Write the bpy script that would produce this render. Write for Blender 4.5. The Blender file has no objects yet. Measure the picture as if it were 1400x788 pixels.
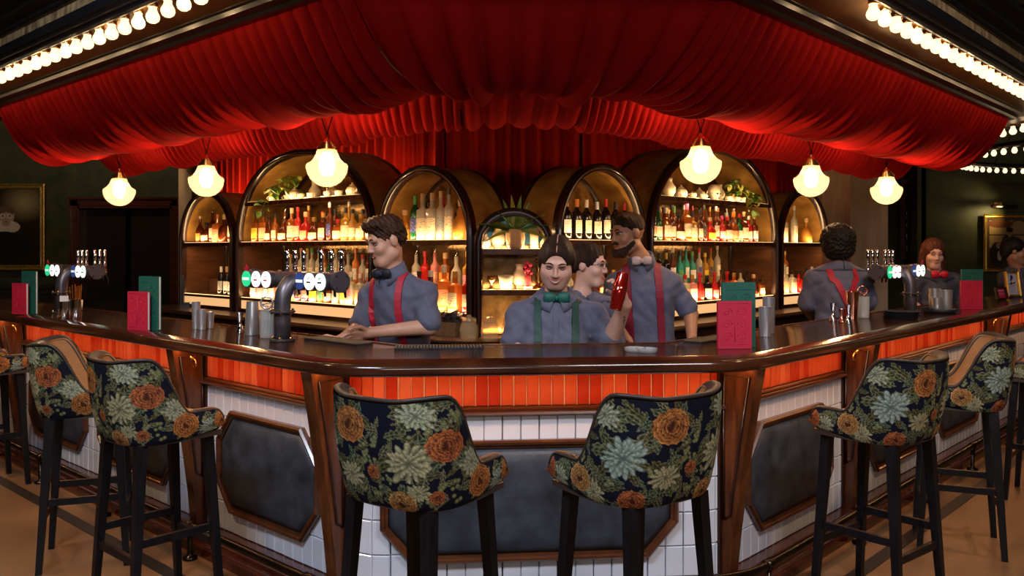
import bpy, math, random
import numpy as np
from mathutils import Vector, Matrix
random.seed(7); np.random.seed(7)
PI = math.pi
SC = bpy.context.scene
COL = SC.collection

# ------------------------------------------------------------------ camera, world, big lights, exposure
F_PX, EYE, HOR = 1181.0, 1.53, 341.0
cam = bpy.data.cameras.new('camera'); cam.sensor_width = 36.0; cam.lens = 36.0 * F_PX / 1400.0
cam.shift_y = -(394.0 - HOR) / 1400.0; cam.clip_start = 0.05; cam.clip_end = 100
camo = bpy.data.objects.new('camera', cam); COL.objects.link(camo)
camo.location = (0, 0, EYE); camo.rotation_euler = (PI / 2, 0, 0); SC.camera = camo
SC.view_settings.view_transform = 'Standard'; SC.view_settings.look = 'None'
SC.view_settings.exposure = 0.0; SC.view_settings.gamma = 1.0; SC.view_settings.use_curve_mapping = False
SC.cycles.use_denoising = True
SC.cycles.max_bounces = 8; SC.cycles.diffuse_bounces = 3; SC.cycles.glossy_bounces = 4
SC.cycles.transparent_max_bounces = 12; SC.cycles.transmission_bounces = 4
SC.cycles.caustics_reflective = False; SC.cycles.caustics_refractive = False
SC.cycles.sample_clamp_indirect = 4.0
W = bpy.data.worlds.new('room_air'); SC.world = W; W.use_nodes = True
W.node_tree.nodes['Background'].inputs[0].default_value = (0.5, 0.45, 0.5, 1)
W.node_tree.nodes['Background'].inputs[1].default_value = 0.012

def area(name, loc, target, w, h, power, col):
    l = bpy.data.lights.new(name, 'AREA'); l.shape = 'RECTANGLE'; l.size = w; l.size_y = h
    l.energy = power; l.color = col
    o = bpy.data.objects.new(name, l); COL.objects.link(o); o.location = loc
    d = Vector(target) - Vector(loc); o.rotation_euler = d.to_track_quat('-Z', 'Y').to_euler()
    return o
def spot(name, loc, target, ang, power, col, rad=0.08, blend=0.6):
    l = bpy.data.lights.new(name, 'SPOT'); l.spot_size = ang; l.spot_blend = blend; l.energy = power
    l.color = col; l.shadow_soft_size = rad
    o = bpy.data.objects.new(name, l); COL.objects.link(o); o.location = loc
    d = Vector(target) - Vector(loc); o.rotation_euler = d.to_track_quat('-Z', 'Y').to_euler()
    return o
# unseen overhead fill added to light the bar front and stools
area('overhead_fill', (-1.7, 0.5, 4.25), (-0.8, 3.5, 0.4), 1.6, 0.7, 255, (0.74, 0.84, 1.0))
area('overhead_fill', (2.0, 0.5, 4.25), (1.1, 3.5, 0.4), 1.6, 0.7, 180, (0.97, 0.89, 0.90))
area('front_fill', (0.2, -3.2, 3.0), (0.2, 4.0, 1.2), 2.2, 1.0, 65, (1.0, 0.90, 0.86))  # soft fill added behind the camera to brighten faces and counter
# warm downlights over the two aisles
spot('aisle_downlight', (-3.6, 3.2, 4.0), (-3.2, 3.9, 0.0), 1.5, 190, (1.0, 0.66, 0.34), 0.06)
spot('aisle_downlight', (3.7, 3.3, 4.0), (3.3, 4.2, 0.0), 1.5, 200, (1.0, 0.66, 0.36), 0.06)

spot('wall_washer', (-5.6, 9.6, 4.1), (-6.0, 12.0, 1.9), 1.7, 75, (1.0, 0.80, 0.45), 0.05)
spot('wall_washer', (6.2, 9.4, 4.1), (6.2, 11.6, 1.9), 1.5, 60, (1.0, 0.82, 0.45), 0.05)
# ------------------------------------------------------------------ node materials
MATS = {}
def new_mat(name):
    m = bpy.data.materials.new(name); m.use_nodes = True; MATS[name] = m
    return m, m.node_tree.nodes, m.node_tree.links, m.node_tree.nodes['Principled BSDF']
def c4(c): return (c[0], c[1], c[2], 1.0)
def mat(name, col, rough=0.5, metal=0.0, var=0.0, scale=8.0, bump=0.0, bscale=60.0, spec=None, sheen=0.0, sheen_tint=None,
        coat=0.0, emit=None, estr=0.0, col2=None, stretch=(1, 1, 1), rvar=0.0, detail=4.0):
    """principled material whose colour, roughness and relief vary with 3-D noise"""
    m, N, L, P = new_mat(name)
    P.inputs['Base Color'].default_value = c4(col); P.inputs['Roughness'].default_value = rough
    P.inputs['Metallic'].default_value = metal
    if spec is not None: P.inputs['Specular IOR Level'].default_value = spec
    if sheen: 
        P.inputs['Sheen Weight'].default_value = sheen; P.inputs['Sheen Roughness'].default_value = 0.35
        if sheen_tint: P.inputs['Sheen Tint'].default_value = c4(sheen_tint)
    if coat: P.inputs['Coat Weight'].default_value = coat; P.inputs['Coat Roughness'].default_value = 0.08
    if emit: P.inputs['Emission Color'].default_value = c4(emit); P.inputs['Emission Strength'].default_value = estr
    tc = N.new('ShaderNodeTexCoord'); mp = N.new('ShaderNodeMapping'); mp.inputs['Scale'].default_value = stretch
    L.new(tc.outputs['Object'], mp.inputs[0])
    nz = N.new('ShaderNodeTexNoise'); nz.inputs['Scale'].default_value = scale; nz.inputs['Detail'].default_value = detail
    L.new(mp.outputs[0], nz.inputs['Vector'])
    if col2 is None: col2 = tuple(max(0, c * (1 - var)) for c in col); colh = tuple(min(1, c * (1 + var)) for c in col)
    else: colh = col
    rp = N.new('ShaderNodeValToRGB'); rp.color_ramp.elements[0].color = c4(col2); rp.color_ramp.elements[1].color = c4(colh)
    rp.color_ramp.elements[0].position = 0.3; rp.color_ramp.elements[1].position = 0.7
    L.new(nz.outputs['Fac'], rp.inputs[0]); L.new(rp.outputs[0], P.inputs['Base Color'])
    if rvar:
        mr = N.new('ShaderNodeMapRange'); mr.inputs[3].default_value = max(0.02, rough - rvar); mr.inputs[4].default_value = rough + rvar
        L.new(nz.outputs['Fac'], mr.inputs[0]); L.new(mr.outputs[0], P.inputs['Roughness'])
    if bump:
        n2 = N.new('ShaderNodeTexNoise'); n2.inputs['Scale'].default_value = bscale; n2.inputs['Detail'].default_value = 3
        L.new(mp.outputs[0], n2.inputs['Vector'])
        b = N.new('ShaderNodeBump'); b.inputs['Strength'].default_value = bump; b.inputs['Distance'].default_value = 0.01
        L.new(n2.outputs['Fac'], b.inputs['Height']); L.new(b.outputs[0], P.inputs['Normal'])
    return m
def glassy(name, col, mix=0.5, rough=0.06):
    """bottle glass: part clear tinted, part glossy body colour"""
    m, N, L, P = new_mat(name)
    P.inputs['Base Color'].default_value = c4(col); P.inputs['Roughness'].default_value = rough
    t = N.new('ShaderNodeBsdfTransparent'); t.inputs[0].default_value = c4(tuple(min(1, c * 0.55 + 0.35 * (c / max(col))) for c in col))
    mx = N.new('ShaderNodeMixShader'); mx.inputs[0].default_value = mix
    L.new(t.outputs[0], mx.inputs[1]); L.new(P.outputs[0], mx.inputs[2])
    L.new(mx.outputs[0], N['Material Output'].inputs[0])
    return m
def emis(name, col, s):
    m, N, L, P = new_mat(name)
    P.inputs['Base Color'].default_value = c4(tuple(0.5 * c for c in col)); P.inputs['Emission Color'].default_value = c4(col); P.inputs['Emission Strength'].default_value = s
    return m
def wood(name, a, b, rough=0.3, coat=0.3, scale=2.2, stretch=(1, 1, 9), spec=0.4):
    m, N, L, P = new_mat(name)
    tc = N.new('ShaderNodeTexCoord'); mp = N.new('ShaderNodeMapping'); mp.inputs['Scale'].default_value = stretch
    L.new(tc.outputs['Object'], mp.inputs[0])
    nz = N.new('ShaderNodeTexNoise'); nz.inputs['Scale'].default_value = scale; nz.inputs['Detail'].default_value = 6; nz.inputs['Distortion'].default_value = 1.2
    L.new(mp.outputs[0], nz.inputs['Vector'])
    rp = N.new('ShaderNodeValToRGB'); rp.color_ramp.elements[0].color = c4(a); rp.color_ramp.elements[1].color = c4(b)
    rp.color_ramp.elements[0].position = 0.32; rp.color_ramp.elements[1].position = 0.72
    L.new(nz.outputs['Fac'], rp.inputs[0]); L.new(rp.outputs[0], P.inputs['Base Color'])
    P.inputs['Roughness'].default_value = rough; P.inputs['Specular IOR Level'].default_value = spec; P.inputs['Coat Weight'].default_value = coat; P.inputs['Coat Roughness'].default_value = 0.1
    bp = N.new('ShaderNodeBump'); bp.inputs['Strength'].default_value = 0.08; bp.inputs['Distance'].default_value = 0.003
    L.new(nz.outputs['Fac'], bp.inputs['Height']); L.new(bp.outputs[0], P.inputs['Normal'])
    return m
def painted(name, rough=0.6, sheen=0.0, attr='paint', bump=0.0):
    """takes its pattern from the colour attribute worked out per vertex"""
    m, N, L, P = new_mat(name)
    at = N.new('ShaderNodeAttribute'); at.attribute_name = attr
    L.new(at.outputs['Color'], P.inputs['Base Color']); P.inputs['Roughness'].default_value = rough
    P.inputs['Sheen Weight'].default_value = sheen; P.inputs['Specular IOR Level'].default_value = 0.12
    if bump:
        tc = N.new('ShaderNodeTexCoord'); nz = N.new('ShaderNodeTexNoise'); nz.inputs['Scale'].default_value = 420
        L.new(tc.outputs['Object'], nz.inputs['Vector'])
        b = N.new('ShaderNodeBump'); b.inputs['Strength'].default_value = bump; b.inputs['Distance'].default_value = 0.004
        L.new(nz.outputs['Fac'], b.inputs['Height']); L.new(b.outputs[0], P.inputs['Normal'])
    return m

# ------------------------------------------------------------------ mesh helpers
class MB:
    """collects shapes; build() links them as one mesh object"""
    def __init__(s): s.v = []; s.f = []
    def add(s, v, f):
        n = len(s.v); s.v += [tuple(map(float, p)) for p in v]; s.f += [tuple(i + n for i in q) for q in f]; return s
    def box(s, c, d, rz=0.0, M=None):
        x, y, z = d[0] / 2, d[1] / 2, d[2] / 2; cs, sn = math.cos(rz), math.sin(rz); v = []
        for (a, b, e) in ((-x,-y,-z),(x,-y,-z),(x,y,-z),(-x,y,-z),(-x,-y,z),(x,-y,z),(x,y,z),(-x,y,z)):
            p = (c[0] + a * cs - b * sn, c[1] + a * sn + b * cs, c[2] + e)
            if M is not None: p = tuple(M @ Vector(p))
            v.append(p)
        return s.add(v, [(0,3,2,1),(4,5,6,7),(0,1,5,4),(1,2,6,5),(2,3,7,6),(3,0,4,7)])
    def lathe(s, prof, n=20, c=(0, 0, 0), cap=True, sq=None):
        v = []; f = []
        for (r, z) in prof:
            for k in range(n):
                a = 2 * PI * k / n; rr = r
                if sq: rr = r / (abs(math.cos(a)) ** sq + abs(math.sin(a)) ** sq) ** (1.0 / sq)
                v.append((c[0] + rr * math.cos(a), c[1] + rr * math.sin(a), c[2] + z))
        for i in range(len(prof) - 1):
            for k in range(n):
                f.append((i*n+k, i*n+(k+1) % n, (i+1)*n+(k+1) % n, (i+1)*n+k))
        if cap:
            f.append(tuple(range(n))[::-1]); f.append(tuple((len(prof)-1)*n+k for k in range(n)))
        return s.add(v, f)
    def tube(s, path, r, n=8, closed=False, flat=1.0):
        P = [Vector(p) for p in path]; R = r if hasattr(r, '__len__') else [r] * len(P); v = []; f = []; up = None
        for i, p in enumerate(P):
            if closed: d = P[(i+1) % len(P)] - P[i-1]
            else: d = P[min(i+1, len(P)-1)] - P[max(i-1, 0)]
            d.normalize()
            if up is None: up = Vector((0, 0, 1)) if abs(d.z) < 0.9 else Vector((1, 0, 0))
            x = d.cross(up); 
            if x.length < 1e-5: x = d.cross(Vector((1, 0.1, 0)))
            x.normalize(); y = x.cross(d).normalized(); up = y
            for k in range(n):
                a = 2 * PI * k / n; v.append(p + x * (R[i] * math.cos(a)) + y * (R[i] * flat * math.sin(a)))
        m = len(P)
        for i in range(m if closed else m - 1):
            j = (i + 1) % m
            for k in range(n): f.append((i*n+k, i*n+(k+1) % n, j*n+(k+1) % n, j*n+k))
        if not closed:
            f.append(tuple(range(n))[::-1]); f.append(tuple((m-1)*n+k for k in range(n)))
        return s.add(v, f)
    def grid(s, rows, closed_u=False, closed_v=False):
        """rows: list of equal-length point lists"""
        m, n = len(rows), len(rows[0]); v = [p for r in rows for p in r]; f = []
        for i in range(m if closed_v else m - 1):
            j = (i + 1) % m
            for k in range(n if closed_u else n - 1):
                l = (k + 1) % n; f.append((i*n+k, i*n+l, j*n+l, j*n+k))
        return s.add(v, f)
    def prism(s, poly, d):
        """poly: 3-D points in a plane, extruded by vector d"""
        n = len(poly); d = Vector(d); v = [Vector(p) for p in poly] + [Vector(p) + d for p in poly]
        f = [tuple(range(n))[::-1], tuple(range(n, 2*n))] + [(k, (k+1) % n, n+(k+1) % n, n+k) for k in range(n)]
        return s.add(v, f)
    def build(s, name, m=None, parent=None, smooth=False, angle=None):
        me = bpy.data.meshes.new(name); me.from_pydata(s.v, [], s.f); me.update()
        return mobj(name, me, m, parent, smooth, angle)
def fix_normals(me):
    import bmesh
    bm = bmesh.new(); bm.from_mesh(me); bmesh.ops.recalc_face_normals(bm, faces=bm.faces); bm.to_mesh(me); bm.free()
def mobj(name, me, m=None, parent=None, smooth=False, angle=None):
    fix_normals(me)
    if smooth or angle: 
        me.polygons.foreach_set('use_smooth', [True] * len(me.polygons))
        if angle: me.set_sharp_from_angle(angle=angle)
    o = bpy.data.objects.new(name, me); COL.objects.link(o)
    if m is not None: me.materials.append(MATS[m] if isinstance(m, str) else m)
    if parent is not None: o.parent = parent
    return o
def tag(o, label=None, cat=None, group=None, kind=None):
    if label: o['label'] = label
    if cat: o['category'] = cat
    if group: o['group'] = group
    if kind: o['kind'] = kind
    return o
def thing(name, label, cat, loc=(0, 0, 0), rz=0.0, group=None):
    o = bpy.data.objects.new(name, None); COL.objects.link(o); o.empty_display_size = 0.1
    o.location = loc; o.rotation_euler = (0, 0, rz); return tag(o, label, cat, group)
def link_copy(src, parent=None, loc=None, m=None):
    o = src.copy(); COL.objects.link(o)
    if parent is not None: o.parent = parent
    if loc is not None: o.location = loc
    if m is not None:
        o.material_slots[0].link = 'OBJECT'; o.material_slots[0].material = MATS[m]
    return o
def use_mesh(name, me, parent=None, loc=(0, 0, 0), rot=(0, 0, 0), scale=(1, 1, 1), m=None):
    o = bpy.data.objects.new(name, me); COL.objects.link(o); o.location = loc; o.rotation_euler = rot; o.scale = scale
    if parent is not None: o.parent = parent
    if m is not None:
        o.material_slots[0].link = 'OBJECT'; o.material_slots[0].material = MATS[m]
    return o
def proto(mb, m, smooth=False, angle=None, name='shape'):
    me = bpy.data.meshes.new(name); me.from_pydata(mb.v, [], mb.f); me.update(); fix_normals(me)
    if smooth or angle:
        me.polygons.foreach_set('use_smooth', [True] * len(me.polygons))
        if angle: me.set_sharp_from_angle(angle=angle)
    me.materials.append(MATS[m] if isinstance(m, str) else m)
    return me
def paint_mesh(me, cols):
    a = me.color_attributes.new('paint', 'FLOAT_COLOR', 'POINT')
    c = np.ones((len(me.vertices), 4), np.float32); c[:, :3] = cols; a.data.foreach_set('color', c.ravel())

# ------------------------------------------------------------------ plan of the bar (metres; camera stands at the origin looking along +y)
CL, CR = np.array([-0.7035, 3.392]), np.array([0.982, 3.547])
dl = np.array([-0.733, 0.680]); nl = np.array([0.680, 0.733])
dr = np.array([0.680, 0.734]); nr = np.array([-0.734, 0.680])
dc = (CR - CL) / np.linalg.norm(CR - CL); nc = np.array([-dc[1], dc[0]]); LC = float(np.linalg.norm(CR - CL))
def PT(side, s, a):
    """point at run s along a side of the bar, a metres in from its outer edge"""
    if side == 'L': return CL + dl * s + nl * a
    if side == 'R': return CR + dr * s + nr * a
    return CL + dc * s + nc * a
def P3(side, s, a, z): p = PT(side, s, a); return (float(p[0]), float(p[1]), z)
RZ = {'L': math.atan2(-dl[1], -dl[0]), 'C': math.atan2(dc[1], dc[0]), 'R': math.atan2(dr[1], dr[0])}  # +x runs to the viewer's right, +y inwards
BARPOLY = [CL + dl * 6.0, CL, CR, CR + dr * 6.0]
def offset_path(poly, offs, rad=0.0, nf=7, step=0.25):
    """polyline moved inwards by offs (one number or one per segment), corners rounded; same point count for every offset"""
    n = len(poly) - 1
    if not hasattr(offs, '__len__'): offs = [offs] * n
    D = [(poly[i+1] - poly[i]) / np.linalg.norm(poly[i+1] - poly[i]) for i in range(n)]
    Nn = [np.array([-d[1], d[0]]) for d in D]
    ln = [(poly[i] + Nn[i] * offs[i], D[i]) for i in range(n)]
    def X(a, b):
        A = np.array([a[1], -b[1]]).T; t = np.linalg.solve(A, b[0] - a[0]); return a[0] + a[1] * t[0]
    V = [poly[0] + Nn[0] * offs[0]] + [X(ln[i], ln[i+1]) for i in range(n-1)] + [poly[n] + Nn[n-1] * offs[n-1]]
    pts = []; cur = V[0]
    for i in range(n):
        last = i == n - 1; ns = max(2, int(np.linalg.norm(poly[i+1] - poly[i]) / step))
        if last: e = V[n]
        else:
            r = max(rad - 0.5 * (offs[i] + offs[i+1]), 0.015)
            th = math.acos(max(-1, min(1, float(D[i] @ D[i+1])))); tl = r * math.tan(th / 2); e = V[i+1] - D[i] * tl
        for k in range(ns): pts.append(cur + (e - cur) * k / ns)
        if last: pts.append(e)
        else:
            sg = 1 if (D[i][0]*D[i+1][1] - D[i][1]*D[i+1][0]) > 0 else -1
            C0 = e + Nn[i] * r * sg; a0 = math.atan2(*(e - C0)[::-1])
            for k in range(nf):
                a = a0 + sg * th * k / nf; pts.append(C0 + r * np.array([math.cos(a), math.sin(a)]))
            cur = V[i+1] + D[i+1] * tl
    return np.array(pts)
def sweep(poly, prof, rad, name, m, parent=None, closed=True, nf=7, step=0.25, angle=0.6):
    mb = MB(); rows = []
    for (a, z) in prof:
        p = offset_path(poly, a, rad, nf, step); rows.append([(q[0], q[1], z) for q in p])
    mb.grid(rows, closed_v=closed)
    if closed:
        n = len(rows[0]); m_ = len(prof); mb.f.append(tuple(i*n for i in range(m_))); mb.f.append(tuple(i*n+n-1 for i in range(m_))[::-1])
    return mb.build(name, m, parent, angle=angle)
class Run:
    """walks an offset path by arc length"""
    def __init__(s, poly, a, rad):
        s.p = offset_path(poly, a, rad, 14, 0.1); d = np.linalg.norm(np.diff(s.p, axis=0), axis=1); s.c = np.concatenate([[0], np.cumsum(d)])
        s.len = s.c[-1]
    def at(s, u):
        x = np.interp(u, s.c, s.p[:, 0]); y = np.interp(u, s.c, s.p[:, 1])
        i = min(max(int(np.searchsorted(s.c, u)) - 1, 0), len(s.p) - 2); d = s.p[i+1] - s.p[i]
        return np.array([x, y]), math.atan2(d[1], d[0])
def pix(px, py, z):
    """where a point seen at (px, py) stands if it is z high"""
    Y = F_PX * (EYE - z) / (py - HOR); return ((px - 700.0) * Y / F_PX, Y)
def dep(px, py, Y): return ((px - 700.0) * Y / F_PX, Y, EYE - (py - HOR) * Y / F_PX)
ORD = ['first','second','third','fourth','fifth','sixth','seventh','eighth','ninth','tenth','eleventh','twelfth','thirteenth','fourteenth',
       'fifteenth','sixteenth','seventeenth','eighteenth','nineteenth','twentieth'] + ['twenty-%s' % w for w in ('first','second','third','fourth','fifth','sixth','seventh','eighth','ninth')] + ['thirtieth'] + ['thirty-%s' % w for w in ('first','second','third','fourth','fifth','sixth','seventh','eighth','ninth')]
# ------------------------------------------------------------------ materials
wood('bar_top_wood', (0.028, 0.008, 0.004), (0.085, 0.025, 0.009), 0.16, 0.4, 2.0, (1, 1, 1))
wood('bar_wood', (0.050, 0.014, 0.005), (0.145, 0.042, 0.012), 0.25, 0.5, 3.0, (6, 6, 1))
wood('trim_wood', (0.040, 0.011, 0.004), (0.105, 0.032, 0.010), 0.3, 0.4, 3.0, (1, 1, 5))
wood('dark_wood', (0.012, 0.004, 0.003), (0.040, 0.011, 0.006), 0.28, 0.5, 3.0, (5, 5, 1))
wood('shelf_wood', (0.05, 0.020, 0.009), (0.12, 0.045, 0.018), 0.35, 0.2, 3.0, (1, 1, 5))
wood('plinth_wood', (0.05, 0.010, 0.006), (0.10, 0.022, 0.012), 0.2, 0.6, 3.0, (1, 1, 5))
wood('leg_wood', (0.004, 0.004, 0.005), (0.010, 0.009, 0.011), 0.4, 0.05, 4.0, (6, 6, 1), 0.2)
mat('white_tile', (0.64, 0.67, 0.74), 0.14, var=0.08, scale=3, coat=0.3, bump=0.05, bscale=14)
mat('white_grout', (0.020, 0.022, 0.032), 0.9, var=0.2)
mat('red_tile', (0.55, 0.092, 0.036), 0.16, var=0.22, scale=5, coat=0.4, bump=0.08, bscale=30)
mat('red_tile_pink', (0.62, 0.14, 0.075), 0.16, var=0.15, scale=6, coat=0.4, bump=0.08, bscale=30)
mat('red_tile_deep', (0.42, 0.035, 0.012), 0.16, var=0.25, scale=6, coat=0.4, bump=0.08, bscale=30)
mat('red_grout', (0.80, 0.55, 0.38), 0.9, var=0.1)
mat('leather_panel', (0.035, 0.042, 0.055), 0.40, var=0.5, scale=9, bump=0.12, bscale=90, rvar=0.08, detail=8, spec=0.35)
mat('velvet', (0.36, 0.010, 0.010), 0.9, var=0.15, scale=3, spec=0.02)
mat('velvet_curtain', (0.48, 0.022, 0.012), 0.9, var=0.12, scale=3, spec=0.02)
mat('black_gloss', (0.010, 0.009, 0.011), 0.30, coat=0.1, var=0.2)
mat('rail_metal', (0.05, 0.035, 0.025), 0.25, 0.9, var=0.2)
mat('steel', (0.74, 0.74, 0.76), 0.3, 0.85, var=0.05, rvar=0.05)
mat('chrome', (0.80, 0.80, 0.83), 0.06, 1.0)
mat('gunmetal', (0.13, 0.115, 0.13), 0.36, 0.7, var=0.15); mat('disc_grey', (0.060, 0.048, 0.058), 0.5, 0.1, var=0.1)
mat('copper', (0.80, 0.36, 0.24), 0.18, 1.0, var=0.08)
mat('brass', (0.72, 0.45, 0.16), 0.25, 1.0, var=0.12)
mat('gold_frame', (0.62, 0.36, 0.08), 0.34, 0.85, var=0.3, scale=30, bump=0.3, bscale=120)
mat('aged_brass', (0.55, 0.38, 0.18), 0.5, 0.2, col2=(0.10, 0.060, 0.028), scale=7, stretch=(3, 3, 1), bump=0.2, bscale=30)
mat('soffit', (0.16, 0.075, 0.022), 0.32, 0.5, var=0.35, scale=3)
mat('gold_leaf', (0.62, 0.36, 0.09), 0.36, 0.3, col2=(0.30, 0.14, 0.03), scale=7, bump=0.10, bscale=50, rvar=0.1, detail=8)
mat('antique_mirror', (0.42, 0.27, 0.11), 0.16, 0.7, col2=(0.11, 0.06, 0.025), scale=9, rvar=0.06, detail=10)
mat('blue_reflection', (0.12, 0.42, 0.50), 0.2, 0.3, col2=(0.05, 0.22, 0.36), scale=22, detail=6)  # colour of a blue-green reflection, painted on the centre arch back
mat('floor_stain', (0.24, 0.125, 0.055), 0.42, col2=(0.12, 0.062, 0.028), scale=1.6, bump=0.05, bscale=20, rvar=0.12, detail=9)
mat('floor_strip_dark', (0.012, 0.011, 0.012), 0.4, var=0.3)
mat('green_wall', (0.052, 0.048, 0.012), 0.5, col2=(0.020, 0.021, 0.007), scale=5, bump=0.15, bscale=30, detail=9)
mat('dado', (0.022, 0.014, 0.008), 0.35, var=0.3)
mat('ceiling_black', (0.010, 0.009, 0.009), 0.8, var=0.2)
mat('concrete', (0.60, 0.46, 0.37), 0.75, var=0.18, scale=4, bump=0.1, bscale=25, stretch=(2, 2, 0.5))
mat('door_dark', (0.014, 0.007, 0.006), 0.35, var=0.3)
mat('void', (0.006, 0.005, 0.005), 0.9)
emis('led_orange', (1.0, 0.46, 0.17), 30.0)
emis('led_warm', (1.0, 0.62, 0.26), 2.2)
emis('panel_glow', (1.0, 0.58, 0.25), 0.75)
emis('bulb_glow', (1.0, 0.72, 0.42), 1.9)

# ------------------------------------------------------------------ room shell
def shell(name, mb, m): return tag(mb.build(name, m), kind='structure')
fl = shell('floor', MB().box((0, 4.0, -0.05), (17, 17, 0.1)), 'floor_stain')
shell('ceiling', MB().box((0, 4.0, 4.35), (17, 17, 0.1)), 'ceiling_black')
shell('wall_front', MB().box((0, -4.4, 2.15), (17, 0.2, 4.3)), 'green_wall')
shell('wall_left', MB().box((-8.4, 4.0, 2.15), (0.2, 17, 4.3)), 'green_wall')
shell('wall_right', MB().box((8.4, 4.0, 2.15), (0.2, 17, 4.3)), 'green_wall')
YB = 12.0
DX0, DX1, DZ = (105-700)*YB/F_PX, (243-700)*YB/F_PX, 1.53 + (341-279)*YB/F_PX
mb = MB()
mb.box(((-8.4+DX0)/2, YB+0.1, 2.15), (DX0+8.4, 0.2, 4.3)); mb.box(((DX0+DX1)/2, YB+0.1, (DZ+4.3)/2), (DX1-DX0, 0.2, 4.3-DZ))
mb.box(((DX1+5.5)/2, YB+0.1, 2.15), (5.5-DX1, 0.2, 4.3)); mb.box((6.95, YB-0.3, 2.15), (2.9, 0.2, 4.3)); mb.box((5.5, YB-0.15, 2.15), (0.12, 0.5, 4.3))
shell('wall_back', mb, 'green_wall')
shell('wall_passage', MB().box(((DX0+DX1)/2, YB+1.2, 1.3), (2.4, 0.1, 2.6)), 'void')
# panelled dado along the back wall
dd = MB(); dd.box(((-8.3+DX0)/2-0.06, YB-0.02, 0.5), (DX0+8.1, 0.04, 1.0)); dd.box(((-8.3+DX0)/2-0.06, YB-0.035, 1.02), (DX0+8.1, 0.07, 0.05)); dd.box(((-8.3+DX0)/2-0.06, YB-0.03, 0.93), (DX0+8.1, 0.06, 0.03))
for k in range(5): dd.box((-7.9+k*0.58, YB-0.045, 0.5), (0.42, 0.02, 0.66))
tag(dd.build('trim_1', 'dado'), kind='structure')
# left doorway: cased frame, pair of dark door leaves with an unlit sign on one
dw = (DX1-DX0)
fr = bpy.data.objects.new('door_1', None); COL.objects.link(fr); fr.location = ((DX0+DX1)/2, YB, 0); tag(fr, kind='structure')
mb = MB(); 
for sgn in (-1, 1):
    mb.box((sgn*dw/2, -0.04, DZ/2), (0.10, 0.10, DZ+0.1)); mb.box((sgn*(dw/2-0.06), -0.01, DZ/2), (0.03, 0.16, DZ)); mb.box((sgn*(dw/2+0.045), -0.06, DZ/2), (0.02, 0.12, DZ+0.12))
mb.box((0, -0.04, DZ+0.02), (dw+0.1, 0.10, 0.10)); mb.box((0, -0.06, DZ+0.075), (dw+0.14, 0.13, 0.025)); mb.box((0, -0.01, DZ-0.05), (dw-0.1, 0.16, 0.03))
mb.build('door_casing', 'plinth_wood', fr)
for sgn in (-1, 1):
    lf = MB().box((sgn*dw/4, 0.05, DZ/2-0.03), (dw/2-0.08, 0.04, DZ-0.1)).build('door_leaf', 'door_dark', fr)
    for z0, z1 in ((0.15, 0.85), (1.0, 1.95)):
        MB().box((sgn*dw/4, 0.025, (z0+z1)/2), (dw/2-0.28, 0.012, z1-z0)).build('door_panel', 'door_dark', lf)
# right end: a second dark doorway and a menu board on the return
fr2 = bpy.data.objects.new('door_2', None); COL.objects.link(fr2); x0, x1 = (1258-700)*YB/F_PX, (1292-700)*YB/F_PX; fr2.location = ((x0+x1)/2, YB, 0); tag(fr2, kind='structure')
hz = 1.53 + (341-288)*YB/F_PX; w2 = x1-x0; mb = MB()
for sgn in (-1, 1): mb.box((sgn*w2/2, -0.02, hz/2), (0.06, 0.06, hz)); 
mb.box((0, -0.02, hz+0.02), (w2+0.06, 0.06, 0.06)); mb.build('door_casing', 'plinth_wood', fr2)
MB().box((0, 0.01, hz/2), (w2-0.04, 0.03, hz-0.02)).build('door_leaf', 'void', fr2)
# concrete columns
cb = MB(); x0, x1 = (1163-700)*10.9/F_PX, (1214-700)*10.9/F_PX; cb.box(((x0+x1)/2, 11.1, 2.15), (x1-x0, 0.4, 4.3))
xa = (1127-700)*11.2/F_PX; cb.box(((xa+x0)/2, 11.35, 2.15), (x0-xa+0.05, 0.3, 4.3))
tag(cb.build('wall_pier_right', 'concrete'), kind='structure')
cb = MB(); x0, x1 = (244-700)*11.2/F_PX, (262-700)*11.2/F_PX; cb.box(((x0+x1)/2, 11.35, 2.15), (x1-x0, 0.3, 4.3))
tag(cb.build('wall_pier_left', 'concrete'), kind='structure')
# slatted ceiling over the right aisle
sl = bpy.data.objects.new('trim_3', None); COL.objects.link(sl); sl.location = (5.9, 6.6, 3.95); tag(sl, kind='structure')
slat_me = proto(MB().box((0, 0, 0), (4.6, 0.22, 0.05)), 'soffit', name='slat')
for k in range(12): use_mesh('slat', slat_me, sl, (0, k*0.42, 0))
# dark strip on the floor that follows the bar
sweep(BARPOLY, [(-0.155, 0.0005), (-0.155, 0.003), (-0.085, 0.003), (-0.085, 0.0005)], 0.5, 'floor_strip', 'floor_strip_dark')['kind'] = 'structure'

# ------------------------------------------------------------------ bar counter
AW = 0.232; RAD = 0.46; ZTOP = 1.085
bar = thing('bar_counter', 'long dark wooden cocktail bar counter with white and glowing red tiled front', 'bar counter', (0, 3.5, 0))
bar.location = (0, 0, 0)
prof = [(0.58, 1.02), (0.58, ZTOP), (0.075, ZTOP), (0.066, ZTOP+0.004), (0.05, ZTOP+0.003)]
for k in range(9):
    t = PI/2 + PI*k/8; prof.append((0.036 + 0.036*math.cos(t), 1.049 + 0.031*math.sin(t)))
prof += [(0.07, 1.018), (0.075, 1.03)]
top = sweep(BARPOLY, prof, RAD, 'countertop', 'bar_top_wood', bar, nf=10, step=0.4, angle=0.7)
sweep(BARPOLY, [(0.575, ZTOP-0.001), (0.575, ZTOP+0.004), (0.555, ZTOP+0.004), (0.555, ZTOP-0.001)], RAD, 'inner_edge_strip', 'bar_wood', bar)
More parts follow.
